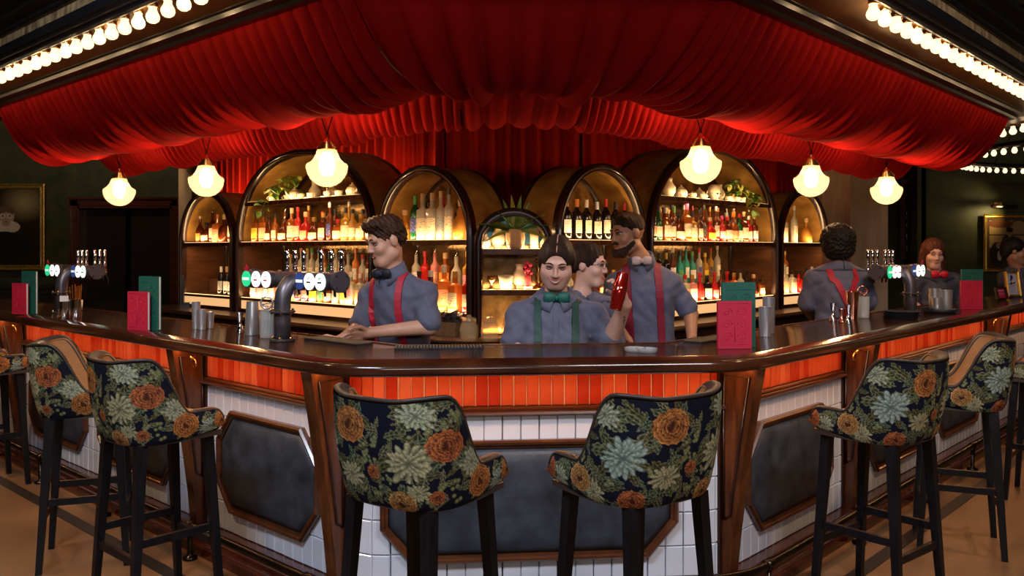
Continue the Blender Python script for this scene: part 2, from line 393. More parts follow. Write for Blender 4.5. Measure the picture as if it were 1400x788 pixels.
sweep(BARPOLY, [(AW+0.02, 0.0), (AW+0.02, 0.84), (AW+0.35, 0.84), (AW+0.35, 0.0)], RAD, 'tile_backing', 'white_grout', bar)
sweep(BARPOLY, [(AW+0.010, 0.838), (AW+0.010, 1.025), (AW+0.30, 1.025), (AW+0.30, 0.838)], RAD, 'red_tile_backing', 'red_grout', bar)
# moulding between red and white tiles
sweep(BARPOLY, [(AW+0.03, 0.822), (AW-0.022, 0.822), (AW-0.030, 0.829), (AW-0.026, 0.838), (AW-0.018, 0.842), (AW-0.020, 0.850), (AW-0.008, 0.858), (AW+0.03, 0.860)], RAD, 'tile_moulding', 'trim_wood', bar)
# stepped plinth
sweep(BARPOLY, [(AW+0.03, 0.0), (0.085, 0.0), (0.085, 0.045), (0.098, 0.055), (0.125, 0.055), (0.130, 0.072), (0.165, 0.075), (0.175, 0.088), (AW-0.006, 0.092), (AW+0.03, 0.092)], RAD, 'plinth', 'plinth_wood', bar)
# orange light strip hidden behind the counter nosing
sweep(BARPOLY, [(0.082, 1.0185), (0.082, 1.0125), (0.098, 1.0125), (0.098, 1.0185)], RAD, 'light_strip', 'led_orange', bar)
def tile_proto(w, h, d, m, name):
    b = min(0.004, w*0.08); v = []; 
    for (ww, hh, y) in ((w/2, h/2, d), (w/2, h/2, b), (w/2-b, h/2-b, 0)):
        v += [(-ww, y, -hh), (ww, y, -hh), (ww, y, hh), (-ww, y, hh)]
    f = [(8, 9, 10, 11)] + [(i*4+k, i*4+(k+1) % 4, (i+1)*4+(k+1) % 4, (i+1)*4+k) for i in range(2) for k in range(4)]
    return proto(MB().add(v, f), m, name=name)
def lay_tiles(name, pitch, zs, h, protos, keep, jit):
    run = Run(BARPOLY, AW, RAD); mid = run.len * 0.5 - 0.02; n = int(run.len / pitch); items = []
    for i in range(n):
        u = mid + (i - n // 2 + 0.5) * pitch
        if not (0.05 < u < run.len - 0.05): continue
        p, a = run.at(u)
        if abs(p[0]) > 0.64 * p[1] + 0.1: continue
        for z in zs: items.append((p[0]**2 + p[1]**2, p, a, z))
    items.sort(key=lambda t: t[0]); far = MB()
    for k, (_, p, a, z) in enumerate(items):
        me = protos[random.choices(range(len(protos)), weights=[6, 2, 3][:len(protos)])[0]]
        ra = a + random.uniform(-jit, jit); off = random.uniform(-0.0012, 0.0012)
        loc = (p[0] + off, p[1] + off, z)
        if k < keep:
            use_mesh(name, me, bar, loc, (random.uniform(-jit, jit), 0, ra))
        else:
            M = Matrix.Translation(loc) @ Matrix.Rotation(ra, 4, 'Z')
            far.add([tuple(M @ v.co) for v in me.vertices], [tuple(q.vertices) for q in me.polygons])
    if far.v: tag(far.build('far_' + name, protos[0].materials[0], bar), kind='stuff')
WTH = 0.146
lay_tiles('white_tile', 0.079, [0.092 + WTH*(k+0.5) for k in range(5)], WTH, [tile_proto(0.0752, WTH-0.0038, 0.03, 'white_tile', 'white_tile')], 300, 0.006)
lay_tiles('red_tile', 0.0545, [0.941], 0.16, [tile_proto(0.0492, 0.162, 0.03, c, c) for c in ('red_tile', 'red_tile_pink', 'red_tile_deep')], 300, 0.008)
# tapered corbels under the overhang, each with a sunk panel and some with a brass bag hook
def corbel(side, s, hook):
    tk = 0.075; c = bpy.data.objects.new('corbel', None); COL.objects.link(c); c.parent = bar
    p = PT(side, s, AW); c.location = (p[0], p[1], 0); c.rotation_euler = (0, 0, RZ[side])
    out = lambda z: -0.045 - 0.135 * max(0.0, (z - 0.08) / 0.94) ** 1.25
    zs = [0.092, 0.25, 0.45, 0.65, 0.82, 0.94, 1.018]
    poly = [(-tk/2, 0.03, z) for z in (0.092, 1.018)][::-1]
    pl = [(-tk/2, out(z), z) for z in zs]
    mb = MB().prism([(-tk/2, 0.03, 0.092)] + pl + [(-tk/2, 0.03, 1.018)], (tk, 0, 0)); mb.build('bracket', 'bar_wood', c, angle=0.4)
    mb = MB()
    for sg in (-1, 1):   # raised border around the sunk side panel
        x = sg*(tk/2+0.003)
        inner = [(x, -0.018, 0.34), (x, out(0.34)+0.022, 0.36), (x, out(0.65)+0.028, 0.65), (x, out(0.97)+0.03, 0.975), (x, -0.018, 0.975)]
        mb.tube(inner + [inner[0]], 0.006, 6)
    mb.build('panel_moulding', 'dark_wood', c, smooth=True)
    mb = MB().box((0, 0.0, 0.56), (tk+0.05, 0.02, 0.93)); mb.build('back_board', 'dark_wood', c)
    if hook:
        sgx = 1 if side != 'R' else -1
        x = sgx*(tk/2+0.012); mb = MB()
        mb.lathe([(0.0, 0), (0.016, 0.001), (0.016, 0.008), (0.0, 0.009)], 10, (0, 0, 0), False)
        mb.v = [(x + sgx*(p[2]-0.008), -0.075 + p[0], 0.965 + p[1]) for p in mb.v]
        mb.tube([(x, -0.075, 0.965), (x+sgx*0.03, -0.075, 0.955), (x+sgx*0.035, -0.075, 0.93), (x+sgx*0.02, -0.075, 0.915), (x+sgx*0.008, -0.075, 0.925)], 0.006, 6)
        mb.build('bag_hook', 'brass', c, smooth=True)
for sd, s, hk in (('L', 0.267, 0), ('L', 1.50, 1), ('L', 4.22, 1), ('R', 0.20, 0), ('R', 1.56, 1), ('R', 4.40, 1)): corbel(sd, s, hk)
# chamfered leather panels in wooden frames
def leather(side, s0, s1, z0=0.20, z1=0.718):
    c = bpy.data.objects.new('leather_panel', None); COL.objects.link(c); c.parent = bar
    p = PT(side, (s0+s1)/2, AW); c.location = (p[0], p[1], 0); c.rotation_euler = (0, 0, RZ[side])
    w = abs(s1-s0)/2; cx, cz = 0.13, 0.15
    def octo(i, y): 
        k = i*0.45
        return [(-w+cx+k-i*0.0, y, z0+i), (w-cx-k, y, z0+i), (w-i, y, z0+cz+k*0.8), (w-i, y, z1-cz-k*0.8), (w-cx-k, y, z1-i), (-w+cx+k, y, z1-i), (-w+i, y, z1-cz-k*0.8), (-w+i, y, z0+cz+k*0.8)]
    rings = [octo(0, 0.01), octo(0, -0.022), octo(0.008, -0.032), octo(0.018, -0.030), octo(0.024, -0.020), octo(0.034, -0.018), octo(0.036, 0.0)]
    MB().grid(rings, closed_u=True).build('frame', 'trim_wood', c)
    mb = MB(); rr = [octo(0.034, 0.0), octo(0.040, -0.014), octo(0.065, -0.028), octo(0.11, -0.036)]
    mb.grid(rr, closed_u=True); n = len(mb.v); mb.f.append(tuple(range(n-8, n))); mb.build('padded_leather', 'leather_panel', c, smooth=True)
leather('L', 0.41, 1.30); leather('L', 1.78, 2.80); leather('L', 3.0, 4.02); leather('R', 0.38, 1.33); leather('R', 1.86, 2.92); leather('R', 3.12, 4.18)
leather('C', 0.17, 1.45)
# foot rail on posts
rail = thing('foot_rail', 'dark metal foot rail on short posts running along the base of the bar', 'foot rail')
p = offset_path(BARPOLY, 0.036, 0.5, 8, 0.5); MB().tube([(q[0], q[1], 0.165) for q in p], 0.020, 10).build('rail', 'rail_metal', rail, smooth=True)
run = Run(BARPOLY, 0.036, 0.5); half = run.len/2
for k in range(-5, 6):
    q, a = run.at(half + k*1.02); mb = MB()
    mb.lathe([(0.036, 0.0), (0.036, 0.012), (0.016, 0.018), (0.013, 0.03), (0.013, 0.150)], 12, (q[0], q[1], 0)); 
    mb.build('post', 'rail_metal', rail, smooth=True)
    d = np.array([math.cos(a), math.sin(a)]); 
    MB().tube([(q[0]-d[0]*0.022, q[1]-d[1]*0.022, 0.165), (q[0]+d[0]*0.022, q[1]+d[1]*0.022, 0.165)], 0.027, 10).build('collar', 'rail_metal', rail, smooth=True)

# ------------------------------------------------------------------ canopy over the bar
XR, XL = 4.16, -3.95
sR, sL = (XR-CR[0])/dr[0], (XL-CL[0])/dl[0]
CANPOLY = [CL + dl*sL + np.array([0, 6.0]), CL + dl*sL, CL, CR, CR + dr*sR, CR + dr*sR + np.array([0, 6.0])]
can = thing('canopy', 'big dark canopy over the bar with brass frieze and draped red velvet underside', 'canopy')
sweep(CANPOLY, [(0.14, 2.60), (0.12, 2.585), (0.08, 2.585), (0.07, 2.60), (0.02, 2.605), (0.015, 2.625), (0.0, 2.63), (0.0, 2.70), (0.14, 2.70)], 0.0, 'inner_moulding', 'black_gloss', can, nf=1, step=3)
sweep(CANPOLY, [(0.02, 2.632), (-0.30, 2.632), (-0.30, 2.70), (0.02, 2.70)], 0.0, 'soffit', 'soffit', can, nf=1, step=3)
sweep(CANPOLY, [(-0.295, 2.70), (-0.295, 2.612), (-0.315, 2.605), (-0.33, 2.612), (-0.335, 2.628), (-0.35, 2.632), (-0.355, 2.645), (-0.365, 2.65), (-0.365, 2.70)], 0.0, 'lower_moulding', 'black_gloss', can, nf=1, step=3)
sweep(CANPOLY, [(-0.30, 2.648), (-0.360, 2.648), (-0.362, 2.70), (-0.360, 2.752), (-0.30, 2.752)], 0.0, 'brass_frieze', 'aged_brass', can, nf=1, step=3)
sweep(CANPOLY, [(-0.28, 2.75), (-0.37, 2.75), (-0.385, 2.762), (-0.385, 2.78), (-0.41, 2.795), (-0.43, 2.80), (-0.435, 2.82), (-0.48, 2.845), (-0.50, 2.85), (-0.50, 2.885), (-0.28, 2.885)], 0.0, 'cornice', 'black_gloss', can, nf=1, step=3)
# bulbs along the lip: each screwed into its own collar
glb = MB().lathe([(0.0, -0.085), (0.014, -0.083), (0.026, -0.074), (0.031, -0.060), (0.029, -0.046), (0.021, -0.032), (0.017, -0.020), (0.019, -0.006)], 12, cap=False)
glb_me = proto(glb, 'bulb_glow', smooth=True, name='bulb_glass')
sck_me = proto(MB().lathe([(0.020, -0.012), (0.024, -0.010), (0.024, 0.004), (0.0, 0.004)], 10), 'brass', smooth=True, name='bulb_socket')
def bulbs(side, s0, s1, n, label, grp):
    for k in range(n):
        s = s0 + (s1-s0)*k/(n-1); p = PT(side, s, -0.265)
        b = thing('light_bulb', '%s light bulb from the near end of the %s' % (ORD[k], label), 'light bulb', (p[0], p[1], 2.6275), 0, grp)
        use_mesh('glass', glb_me, b); use_mesh('socket', sck_me, b)
bulbs('L', 0.55, 0.55+0.147*28, 29, 'left canopy row', 'bulbs under the canopy')
bulbs('R', 0.62, 0.62+0.147*29, 30, 'right canopy row', 'bulbs under the canopy')
for sd, s0, n in (('L', 0.6235, 10), ('R', 0.6935, 10)):   # the light the bulbs give, lamps set between them
    for k in range(n):
        l = bpy.data.lights.new('bulb_light', 'POINT'); l.energy = 1.6; l.color = (1.0, 0.66, 0.34); l.shadow_soft_size = 0.02
        q = PT(sd, s0+0.441*k, -0.265); lo = bpy.data.objects.new('bulb_light', l); COL.objects.link(lo); lo.location = (q[0], q[1], 2.565)
for k in range(8):
    b = thing('light_bulb', '%s light bulb on the canopy return beyond the right corner' % ORD[k], 'light bulb', (XR+0.265, 7.15+0.16*k, 2.6275), 0, 'bulbs under the canopy')
    use_mesh('glass', glb_me, b); use_mesh('socket', sck_me, b)
# velvet drapes: three sides mitred at the corners, sagging between battens, pleated across
def wob(x, seed):
    r = np.random.RandomState(seed); y = np.zeros_like(x)
    for k in range(5): y += r.uniform(0.5, 1) * np.sin(x * r.uniform(0.6, 4.0) + r.uniform(0, 6.28)) / 3
    return y
def drape(name, A0, A1, z0, z1, sag, lam, amp, seed, bias=0.0, nv=34):
    """A = (left, centre, right) offsets of the two battens"""
    def corner(side, a, ac):
        n_, d_ = (nl, dl) if side == 'L' else (nr, dr); B = CL if side == 'L' else CR
        M = np.array([n_, nc]); return np.linalg.solve(M, np.array([n_ @ B + a, nc @ CL + ac]))
    for side, nm in (('L', 'left'), ('C', 'centre'), ('R', 'right')):
        rows = []
        for j in range(nv):
            v = j/(nv-1); a = [A0[k]+(A1[k]-A0[k])*v for k in range(3)]
            cl, cr = corner('L', a[0], a[1]), corner('R', a[2], a[1])
            if side == 'C': p0, p1 = cl, cr
            elif side == 'L': s_ = (XL + 0.1 - (CL+nl*a[0])[0])/dl[0]; p0, p1 = CL+nl*a[0]+dl*s_, cl
            else: s_ = (XR - 0.1 - (CR+nr*a[2])[0])/dr[0]; p0, p1 = cr, CR+nr*a[2]+dr*s_
            if j == 0: Lref = np.linalg.norm(p1-p0); nu = int(Lref/lam[side]*12)
            u = np.linspace(0, 1, nu); q = p0[None]*(1-u[:, None]) + p1[None]*u[:, None]
            run = (u*Lref) if side != 'L' else ((1-u)*Lref)
            vb = v + bias*math.sin(PI*v)
            env = math.sin(PI*min(1, max(0.0, vb)))**0.6
            ph = 2*PI*(run/lam[side] + (0.35 if side == 'L' else 0.18)*wob(run*2.2, seed) + 0.06*wob(run*7+v*1.5, seed+3))
            pl = np.abs(np.sin(ph/2))**0.7; big = wob(run*3.1 + v*1.3, seed+9)
            z = z0+(z1-z0)*v - 4*sag*vb*(1-vb) - amp*(0.10+1.25*env)*pl*(1.0+0.4*wob(run*5, seed+5)) - 0.016*env*big
            n_ = {'L': nl, 'C': nc, 'R': nr}[side]; sh = amp*0.5*env*pl
            rows.append(np.column_stack([q[:, 0]-n_[0]*sh, q[:, 1]-n_[1]*sh, z]))
        rows = [[tuple(p) for p in r] for r in rows]
        MB().grid(rows).build(name, 'velvet', can, smooth=True)['label'] = 'pleated red velvet drape, %s side' % nm
drape('outer_drape', (0.12, 0.12, 0.12), (1.22, 1.22, 1.22), 2.60, 2.47, 0.20, {'L': 0.105, 'C': 0.17, 'R': 0.098}, 0.066, 3, 0.05)
drape('inner_drape', (1.20, 1.20, 1.20), (1.95, 2.25, 1.95), 2.46, 2.46, 0.15, {'L': 0.085, 'C': 0.14, 'R': 0.078}, 0.040, 11, 0.0)
mb = MB()
for off in ((1.21,)*3,):
    P_ = []
    for (sd, s) in (('L', (XL+0.2-(CL+nl*1.21)[0])/dl[0]),): P_.append(PT('L', s, 1.21))
    P_ += [offset_path(BARPOLY, 1.21, 0.0, 1, 9)[k] for k in range(0, 0)]
    V = offset_path([CL+dl*5.2, CL, CR, CR+dr*5.3], 1.21, 0.0, 1, 9); mb.tube([(q[0], q[1], 2.475) for q in V], 0.018, 6)
mb.build('batten', 'dark_wood', can)
mb = MB(); mb.prism([(q[0], q[1], 2.90) for q in offset_path(CANPOLY, -0.3, 0, 1, 20)], (0, 0, 0.04)); mb.build('canopy_deck', 'ceiling_black', can)
# ------------------------------------------------------------------ back curtain hung behind the shelving
def curtain(pts, z0, z1, lam, amp, name, label):
    poly = [np.array(p) for p in pts]; d = [np.linalg.norm(poly[i+1]-poly[i]) for i in range(len(poly)-1)]; tot = sum(d); nu = int(tot/lam*10)
    us = np.linspace(0, tot, nu); c = np.concatenate([[0], np.cumsum(d)])
    X = np.interp(us, c, [p[0] for p in poly]); Y = np.interp(us, c, [p[1] for p in poly])
    rows = []
    for j in range(14):
        z = z0+(z1-z0)*j/13; ph = 2*PI*(us/lam + 0.4*wob(us*2.5, 21)) + 0.5*wob(us*4+z*0.5, 5)
        o = amp*np.sin(ph)*(1+0.35*wob(us*6, 2)) + 0.35*amp*np.sin(2*ph+1)
        rows.append([(x, y+q, z) for x, y, q in zip(X, Y+0.0, o)])
    return tag(MB().grid(rows).build(name, 'velvet_curtain', None, smooth=True), label, 'curtain')
for pts, nm in (([(-3.95, 10.95), (-0.62, 7.86)], 'left'), ([(-0.60, 7.84), (0.62, 7.84)], 'centre'), ([(0.64, 7.86), (3.95, 11.45)], 'right')):
    curtain(pts, 0.05, 2.88, 0.15, 0.055, 'back_curtain', 'pleated red velvet curtain behind the arched shelves, %s length' % nm)
# ------------------------------------------------------------------ arched back bar
BL0, BR0 = np.array([-0.30, 6.50]), np.array([0.335, 6.52])
def BP(side, t, b):
    """t metres out along a wing of the back bar, b metres behind its front"""
    if side == 'L': return BL0 + dl*t + nl*b
    if side == 'R': return BR0 + dr*t + nr*b
    return np.array([-0.275, 6.22]) + np.array([1.0, 0.03])*t + np.array([0, 1.0])*b
BRZ = {'L': RZ['L'], 'R': RZ['R'], 'C': 0.03}
DEPTH = 0.55; ZL = 1.04; ZC = 0.90
def arch_path(w, zs, zt, zb, n=26, e=2.0):
    """front outline in local x/z: up one leg, over, down the other"""
    P_ = [(-w, zb), (-w, (zb+zs)/2)]
    for k in range(n+1):
        a = PI - PI*k/n; P_.append((w*abs(math.cos(a))**(2/e)*(1 if math.cos(a) >= 0 else -1), zs+(zt-zs)*abs(math.sin(a))**(2/e)))
    return P_ + [(w, (zb+zs)/2), (w, zb)]
def rim(path, prof):
    """moulding swept round the arch; prof = (inward offset, y) loop"""
    rows = []; n = len(path)
    for i, (x, z) in enumerate(path):
        a, b = path[max(i-1, 0)], path[min(i+1, n-1)]; tx, tz = b[0]-a[0], b[1]-a[1]; l = math.hypot(tx, tz); nx, nz = tz/l, -tx/l
        rows.append([(x+nx*o, y, z+nz*o) for (o, y) in prof])
    mb = MB().grid(rows, closed_u=True); k = len(prof); m = len(rows)
    mb.f.append(tuple(range(k))); mb.f.append(tuple((m-1)*k+i for i in range(k))[::-1]); return mb
def led(side, t0, t1, b, z, power, up=True):
    pa, pb = BP(side, t0, b), BP(side, t1, b); c = (pa+pb)/2; L_ = np.linalg.norm(pb-pa)
    l = bpy.data.lights.new('shelf_led', 'AREA'); l.shape = 'RECTANGLE'; l.size = L_; l.size_y = 0.02; l.energy = power*0.5; l.color = (1.0, 0.60, 0.27)
    o = bpy.data.objects.new('shelf_led', l); COL.objects.link(o); o.location = (c[0], c[1], z)
    o.rotation_euler = (PI - 0.5 if up else 0.25, 0, BRZ[side]); return o
ARCH = {}
def arch(key, side, t0, t1, zs, zt, label, shelves, e=2.0, depth=DEPTH, mirror='antique_mirror', ledge=True):
    tm = (t0+t1)/2; w = abs(t1-t0)/2; p = BP(side, tm, 0)
    a = thing('arched_shelf_unit', label, 'shelf unit', (p[0], p[1], 0), BRZ[side]); ARCH[key] = dict(root=a, w=w, side=side, tm=tm)
    zb = ZC
    fp = arch_path(w, zs, zt, zb, 30, e)
    prof = [(0.0, 0.0), (0.0, -0.025), (0.010, -0.034), (0.020, -0.026), (0.028, -0.036), (0.040, -0.036), (0.046, -0.024), (0.056, -0.028), (0.062, -0.012), (0.066, 0.03), (0.0, 0.03)]
    rim(fp, prof).build('front_rim', 'dark_wood', a, angle=0.5)
    rp = arch_path(w, zs, zt, zb, 30, e)
    rim(rp, [(0.0, depth-0.03), (0.010, depth-0.045), (0.05, depth-0.04), (0.06, depth-0.03), (0.06, depth), (0.0, depth)]).build('rear_rim', 'dark_wood', a, angle=0.5)
    # curved hood between the rims, gold-leafed
    hp = [q for q in fp if q[1] >= zs-0.001]
    rim(hp, [(0.012, 0.02), (0.012, depth-0.03), (0.030, depth-0.03), (0.030, 0.02)]).build('hood', 'gold_leaf', a, angle=0.5)
    for sg in (-1, 1): MB().box((sg*(w-0.02), depth/2, (zb+zs)/2), (0.026, depth-0.04, zs-zb)).build('side_panel', 'shelf_wood', a)
    ip = arch_path(w-0.03, zs, zt-0.03, zb, 30, e)
    MB().prism([(x, depth-0.018, z) for (x, z) in ip], (0, 0.012, 0)).build('mirror_back', 'antique_mirror', a)
    if mirror != 'antique_mirror': MB().prism([(x, depth-0.026, max(z, zs-0.02)) for (x, z) in arch_path(w-0.05, zs, zt-0.05, zs-0.02, 30, e)[2:-2]], (0, 0.006, 0)).build('painted_reflection', mirror, a)  # thin sheet with the reflection painted in, upper part of the arch only
    for zsh in shelves:
        hw = w-0.035
        if zsh > zs: hw = (w-0.035)*math.sqrt(max(0.02, 1-((zsh-zs)/(zt-zs))**2)) - 0.01
        sh = MB().box((0, depth/2-0.03, zsh-0.014), (2*hw, depth-0.06, 0.028)).build('shelf', 'shelf_wood', a)
        MB().box((0, -0.004, zsh-0.018), (2*hw+0.02, 0.016, 0.040)).build('shelf_lip', 'bar_wood', sh)
        MB().box((0, 0.012, zsh+0.003), (2*hw-0.04, 0.008, 0.005)).build('light_strip', 'led_warm', sh)
    if ledge:
        MB().box((0, depth-0.14, ZL+0.075), (2*w-0.10, 0.20, 0.15)).build('riser', 'shelf_wood', a)
        MB().box((0, depth-0.236, ZL+0.146), (2*w-0.14, 0.006, 0.006)).build('light_strip', 'led_warm', a)
        MB().box((0, depth/2-0.03, ZL-0.012), (2*w-0.08, depth-0.05, 0.024)).build('ledge', 'shelf_wood', a)
        MB().box((0, 0.012, ZL+0.003), (2*w-0.12, 0.008, 0.005)).build('light_strip', 'led_warm', a)
        # lit ribbed glass panel below the ledge
        rows = [[], []]; n = int(2*(w-0.08)/0.012)
        for k in range(n*2+1):
            x = -(w-0.08)+2*(w-0.08)*k/(n*2); y = 0.0 - (0.004 if k % 2 else 0.0)
            rows[0].append((x, y, ZC+0.03)); rows[1].append((x, y, ZL-0.026))
        MB().grid(rows).build('lit_panel', 'panel_glow', a)
    return a
SH = 1.60
arch('LM', 'L', -0.02, 1.12, 1.62, 2.20, 'middle-height arched gold shelf unit just left of the potted plant', [SH], depth=0.42)
arch('LT', 'L', 1.17, 3.42, 1.60, 2.47, 'wide tall arched gold shelf unit on the left wing of the back bar', [SH, 2.0], 2.15)
arch('LS', 'L', 3.47, 4.63, 1.62, 2.16, 'small arched gold shelf unit at the far left end of the back bar', [SH])
arch('RM', 'R', -0.02, 1.17, 1.62, 2.22, 'middle-height arched gold shelf unit of wine bottles right of the potted plant', [SH], depth=0.42)
arch('RT', 'R', 1.22, 3.66, 1.60, 2.52, 'wide tall arched gold shelf unit on the right wing of the back bar', [SH, 2.0], 2.15)
arch('RS', 'R', 3.71, 4.95, 1.62, 2.20, 'small arched gold shelf unit at the far right end of the back bar', [SH])
arch('CC', 'C', 0.0, 0.575, 1.56, 1.83, 'small low arched shelf unit in the middle holding vases and the potted plant', [1.53, 1.235], 2.0, 0.23, 'blue_reflection', False)
# back counter in front of the arches
def bb_sweep(name, prof, m, parent, nf=1):
    poly = [BL0+dl*5.0, BL0, BR0, BR0+dr*5.3]; rows = []
    for (b, z) in prof: rows.append([(q[0], q[1], z) for q in offset_path(poly, b, 0, 1, 8)])
    mb = MB().grid(rows, closed_v=True); n = len(rows[0]); k = len(prof); mb.f.append(tuple(i*n for i in range(k))); mb.f.append(tuple(i*n+n-1 for i in range(k))[::-1])
    return mb.build(name, m, parent, angle=0.5)
bc = thing('back_counter', 'dark wooden back counter running under the arched shelves', 'counter')
bb_sweep('worktop', [(-0.34, 0.855), (-0.35, 0.87), (-0.34, 0.893), (0.45, 0.893), (0.45, 0.855)], 'shelf_wood', bc)
bb_sweep('carcass', [(-0.30, 0.02), (-0.30, 0.854), (0.40, 0.854), (0.40, 0.02)], 'dark_wood', bc)
for sd, T in (('L', (0.1, 1.1, 2.1, 3.1, 4.1)), ('R', (0.1, 1.1, 2.1, 3.1, 4.1))):
    for k, t in enumerate(T):
        p = BP(sd, t+0.48, -0.315); d = bpy.data.objects.new('fridge_door', None); COL.objects.link(d); d.parent = bc; d.location = (p[0], p[1], 0.42); d.rotation_euler = (0, 0, BRZ[sd])
        MB().box((0, 0, 0), (0.9, 0.02, 0.74)).build('door_front', 'black_gloss', d)
        MB().box((0.38, -0.025, 0.1), (0.018, 0.018, 0.30)).build('handle', 'steel', d)
# light strips: real area lamps lying along the shelf lips
for sd, t0, t1, z, pw in (('L', 0.05, 1.05, SH, 9), ('L', 1.3, 3.3, SH, 13), ('L', 1.55, 3.05, 2.0, 9), ('L', 3.55, 4.55, SH, 8), ('L', 0.05, 1.05, ZL, 12), ('L', 1.3, 3.3, ZL, 18), ('L', 3.55, 4.55, ZL, 5),
        ('R', 0.05, 1.1, SH, 9), ('R', 1.35, 3.55, SH, 14), ('R', 1.65, 3.25, 2.0, 9), ('R', 3.8, 4.85, SH, 9), ('R', 0.05, 1.1, ZL, 12), ('R', 1.35, 3.55, ZL, 20), ('R', 3.8, 4.85, ZL, 10),
        ('C', 0.06, 0.51, 1.53, 4), ('C', 0.06, 0.51, 1.235, 4)):
    led(sd, t0, t1, 0.02, z+0.012, pw)
    if z in (SH, 2.0) and sd != 'C': led(sd, t0, t1, 0.05, z-0.045, pw*0.8, False)
area('centre_shelf_led', (0.02, 6.235, 0.905), (0.02, 6.30, 1.2), 0.5, 0.02, 8, (1.0, 0.6, 0.27))
# cove lights on top of the back bar washing the curtain
for sd, t0, t1, pw in (('L', 1.3, 4.8, 75), ('R', 1.3, 5.0, 80)):
    pa, pb = BP(sd, t0, 0.66), BP(sd, t1, 0.66); c = (pa+pb)/2
    l = bpy.data.lights.new('cove_light', 'AREA'); l.shape = 'RECTANGLE'; l.size = t1-t0; l.size_y = 0.04; l.energy = pw; l.color = (1.0, 0.55, 0.24)
    o = bpy.data.objects.new('cove_light', l); COL.objects.link(o); o.location = (c[0], c[1], 1.75); o.rotation_euler = (PI-0.12, 0, BRZ[sd])

# ------------------------------------------------------------------ pendant lamps
def pend_mats():
    m, N, L, P = new_mat('opal_glass')
    P.inputs['Base Color'].default_value = (0.95, 0.80, 0.55, 1); P.inputs['Roughness'].default_value = 0.25
    tr = N.new('ShaderNodeBsdfTranslucent'); tr.inputs[0].default_value = (1.0, 0.89, 0.68, 1)
    tp = N.new('ShaderNodeBsdfTransparent'); tp.inputs[0].default_value = (1, 0.95, 0.85, 1)
    a = N.new('ShaderNodeMixShader'); a.inputs[0].default_value = 0.25; L.new(tr.outputs[0], a.inputs[1]); L.new(P.outputs[0], a.inputs[2])
    b = N.new('ShaderNodeMixShader'); b.inputs[0].default_value = 0.13; L.new(tp.outputs[0], b.inputs[1]); L.new(a.outputs[0], b.inputs[2])
    L.new(b.outputs[0], N['Material Output'].inputs[0])
pend_mats()
m, N, L, P = new_mat('filament_core'); em = N.new('ShaderNodeEmission'); em.inputs[0].default_value = (1.0, 0.80, 0.50, 1); em.inputs[1].default_value = 1.5
tp = N.new('ShaderNodeBsdfTransparent'); ad = N.new('ShaderNodeAddShader'); L.new(em.outputs[0], ad.inputs[0]); L.new(tp.outputs[0], ad.inputs[1]); L.new(ad.outputs[0], N['Material Output'].inputs[0])
shade_me = proto(MB().lathe([(0.124*math.sin(PI/2*k/12), 0.008-0.126*math.cos(PI/2*k/12)) for k in range(13)] + [(0.1225, 0.016), (0.117, 0.022), (0.106, 0.027), (0.094, 0.035), (0.083, 0.047), (0.074, 0.062), (0.066, 0.080), (0.059, 0.098), (0.055, 0.108)], 40, cap=False), 'opal_glass', smooth=True)
core_me = proto(MB().lathe([(0.0, -0.055), (0.028, -0.050), (0.046, -0.02), (0.050, 0.02), (0.040, 0.055), (0.022, 0.09), (0.0, 0.095)], 18, cap=False), 'filament_core', smooth=True)
gal_me = proto(MB().lathe([(0.057, 0.104), (0.060, 0.108), (0.060, 0.124), (0.050, 0.126), (0.050, 0.138), (0.038, 0.140), (0.038, 0.152), (0.024, 0.154), (0.022, 0.168), (0.008, 0.170), (0.008, 0.186), (0.0, 0.186)], 24), 'brass', smooth=True, angle=0.6)
ring_me = proto(MB().tube([(0.012*math.cos(a*PI/5), 0, 0.196+0.012*math.sin(a*PI/5)) for a in range(10)], 0.003, 6, closed=True), 'black_gloss', smooth=True)
def pendant(side, px, py, Y, label):
    x = (px-700)*Y/F_PX; z = EYE+(HOR-py)*Y/F_PX
    o = thing('pendant_lamp', label, 'pendant lamp', (x, Y, z), RZ[side]+PI/2*0, 'globe pendants over the counter')
    use_mesh('glass_shade', shade_me, o); use_mesh('bulb', core_me, o); use_mesh('gallery', gal_me, o); use_mesh('hanging_ring', ring_me, o)
    zt = 2.46 - z
    for sg in (-1, 1): MB().tube([(0, 0, 0.20), (sg*0.13, 0, zt)], 0.0035, 6).build('hanging_rod', 'black_gloss', o)
    MB().box((0, 0.11, zt+0.004), (0.30, 0.26, 0.012)).build('hanging_plate', 'dark_wood', o)
    l = bpy.data.lights.new('pendant_glow', 'POINT'); l.energy = 13; l.color = (1.0, 0.64, 0.32); l.shadow_soft_size = 0.05
    lo = bpy.data.objects.new('pendant_glow', l); COL.objects.link(lo); lo.parent = o; lo.location = (0, 0, 0.0)
pendant('L', 447, 229, 5.20, 'large-looking globe pendant lamp nearest the left side of the camera, before the tall left arch')
pendant('L', 282, 247, 6.25, 'globe pendant lamp in front of the small far left arch')
pendant('L', 163, 262, 7.05, 'globe pendant lamp furthest left, before the dark doorway')
pendant('R', 958, 225, 5.20, 'globe pendant lamp nearest on the right, before the tall right arch')
pendant('R', 1109, 247, 6.25, 'globe pendant lamp in front of the small far right arch')
pendant('R', 1212, 260, 7.05, 'globe pendant lamp furthest right, before the concrete pier')
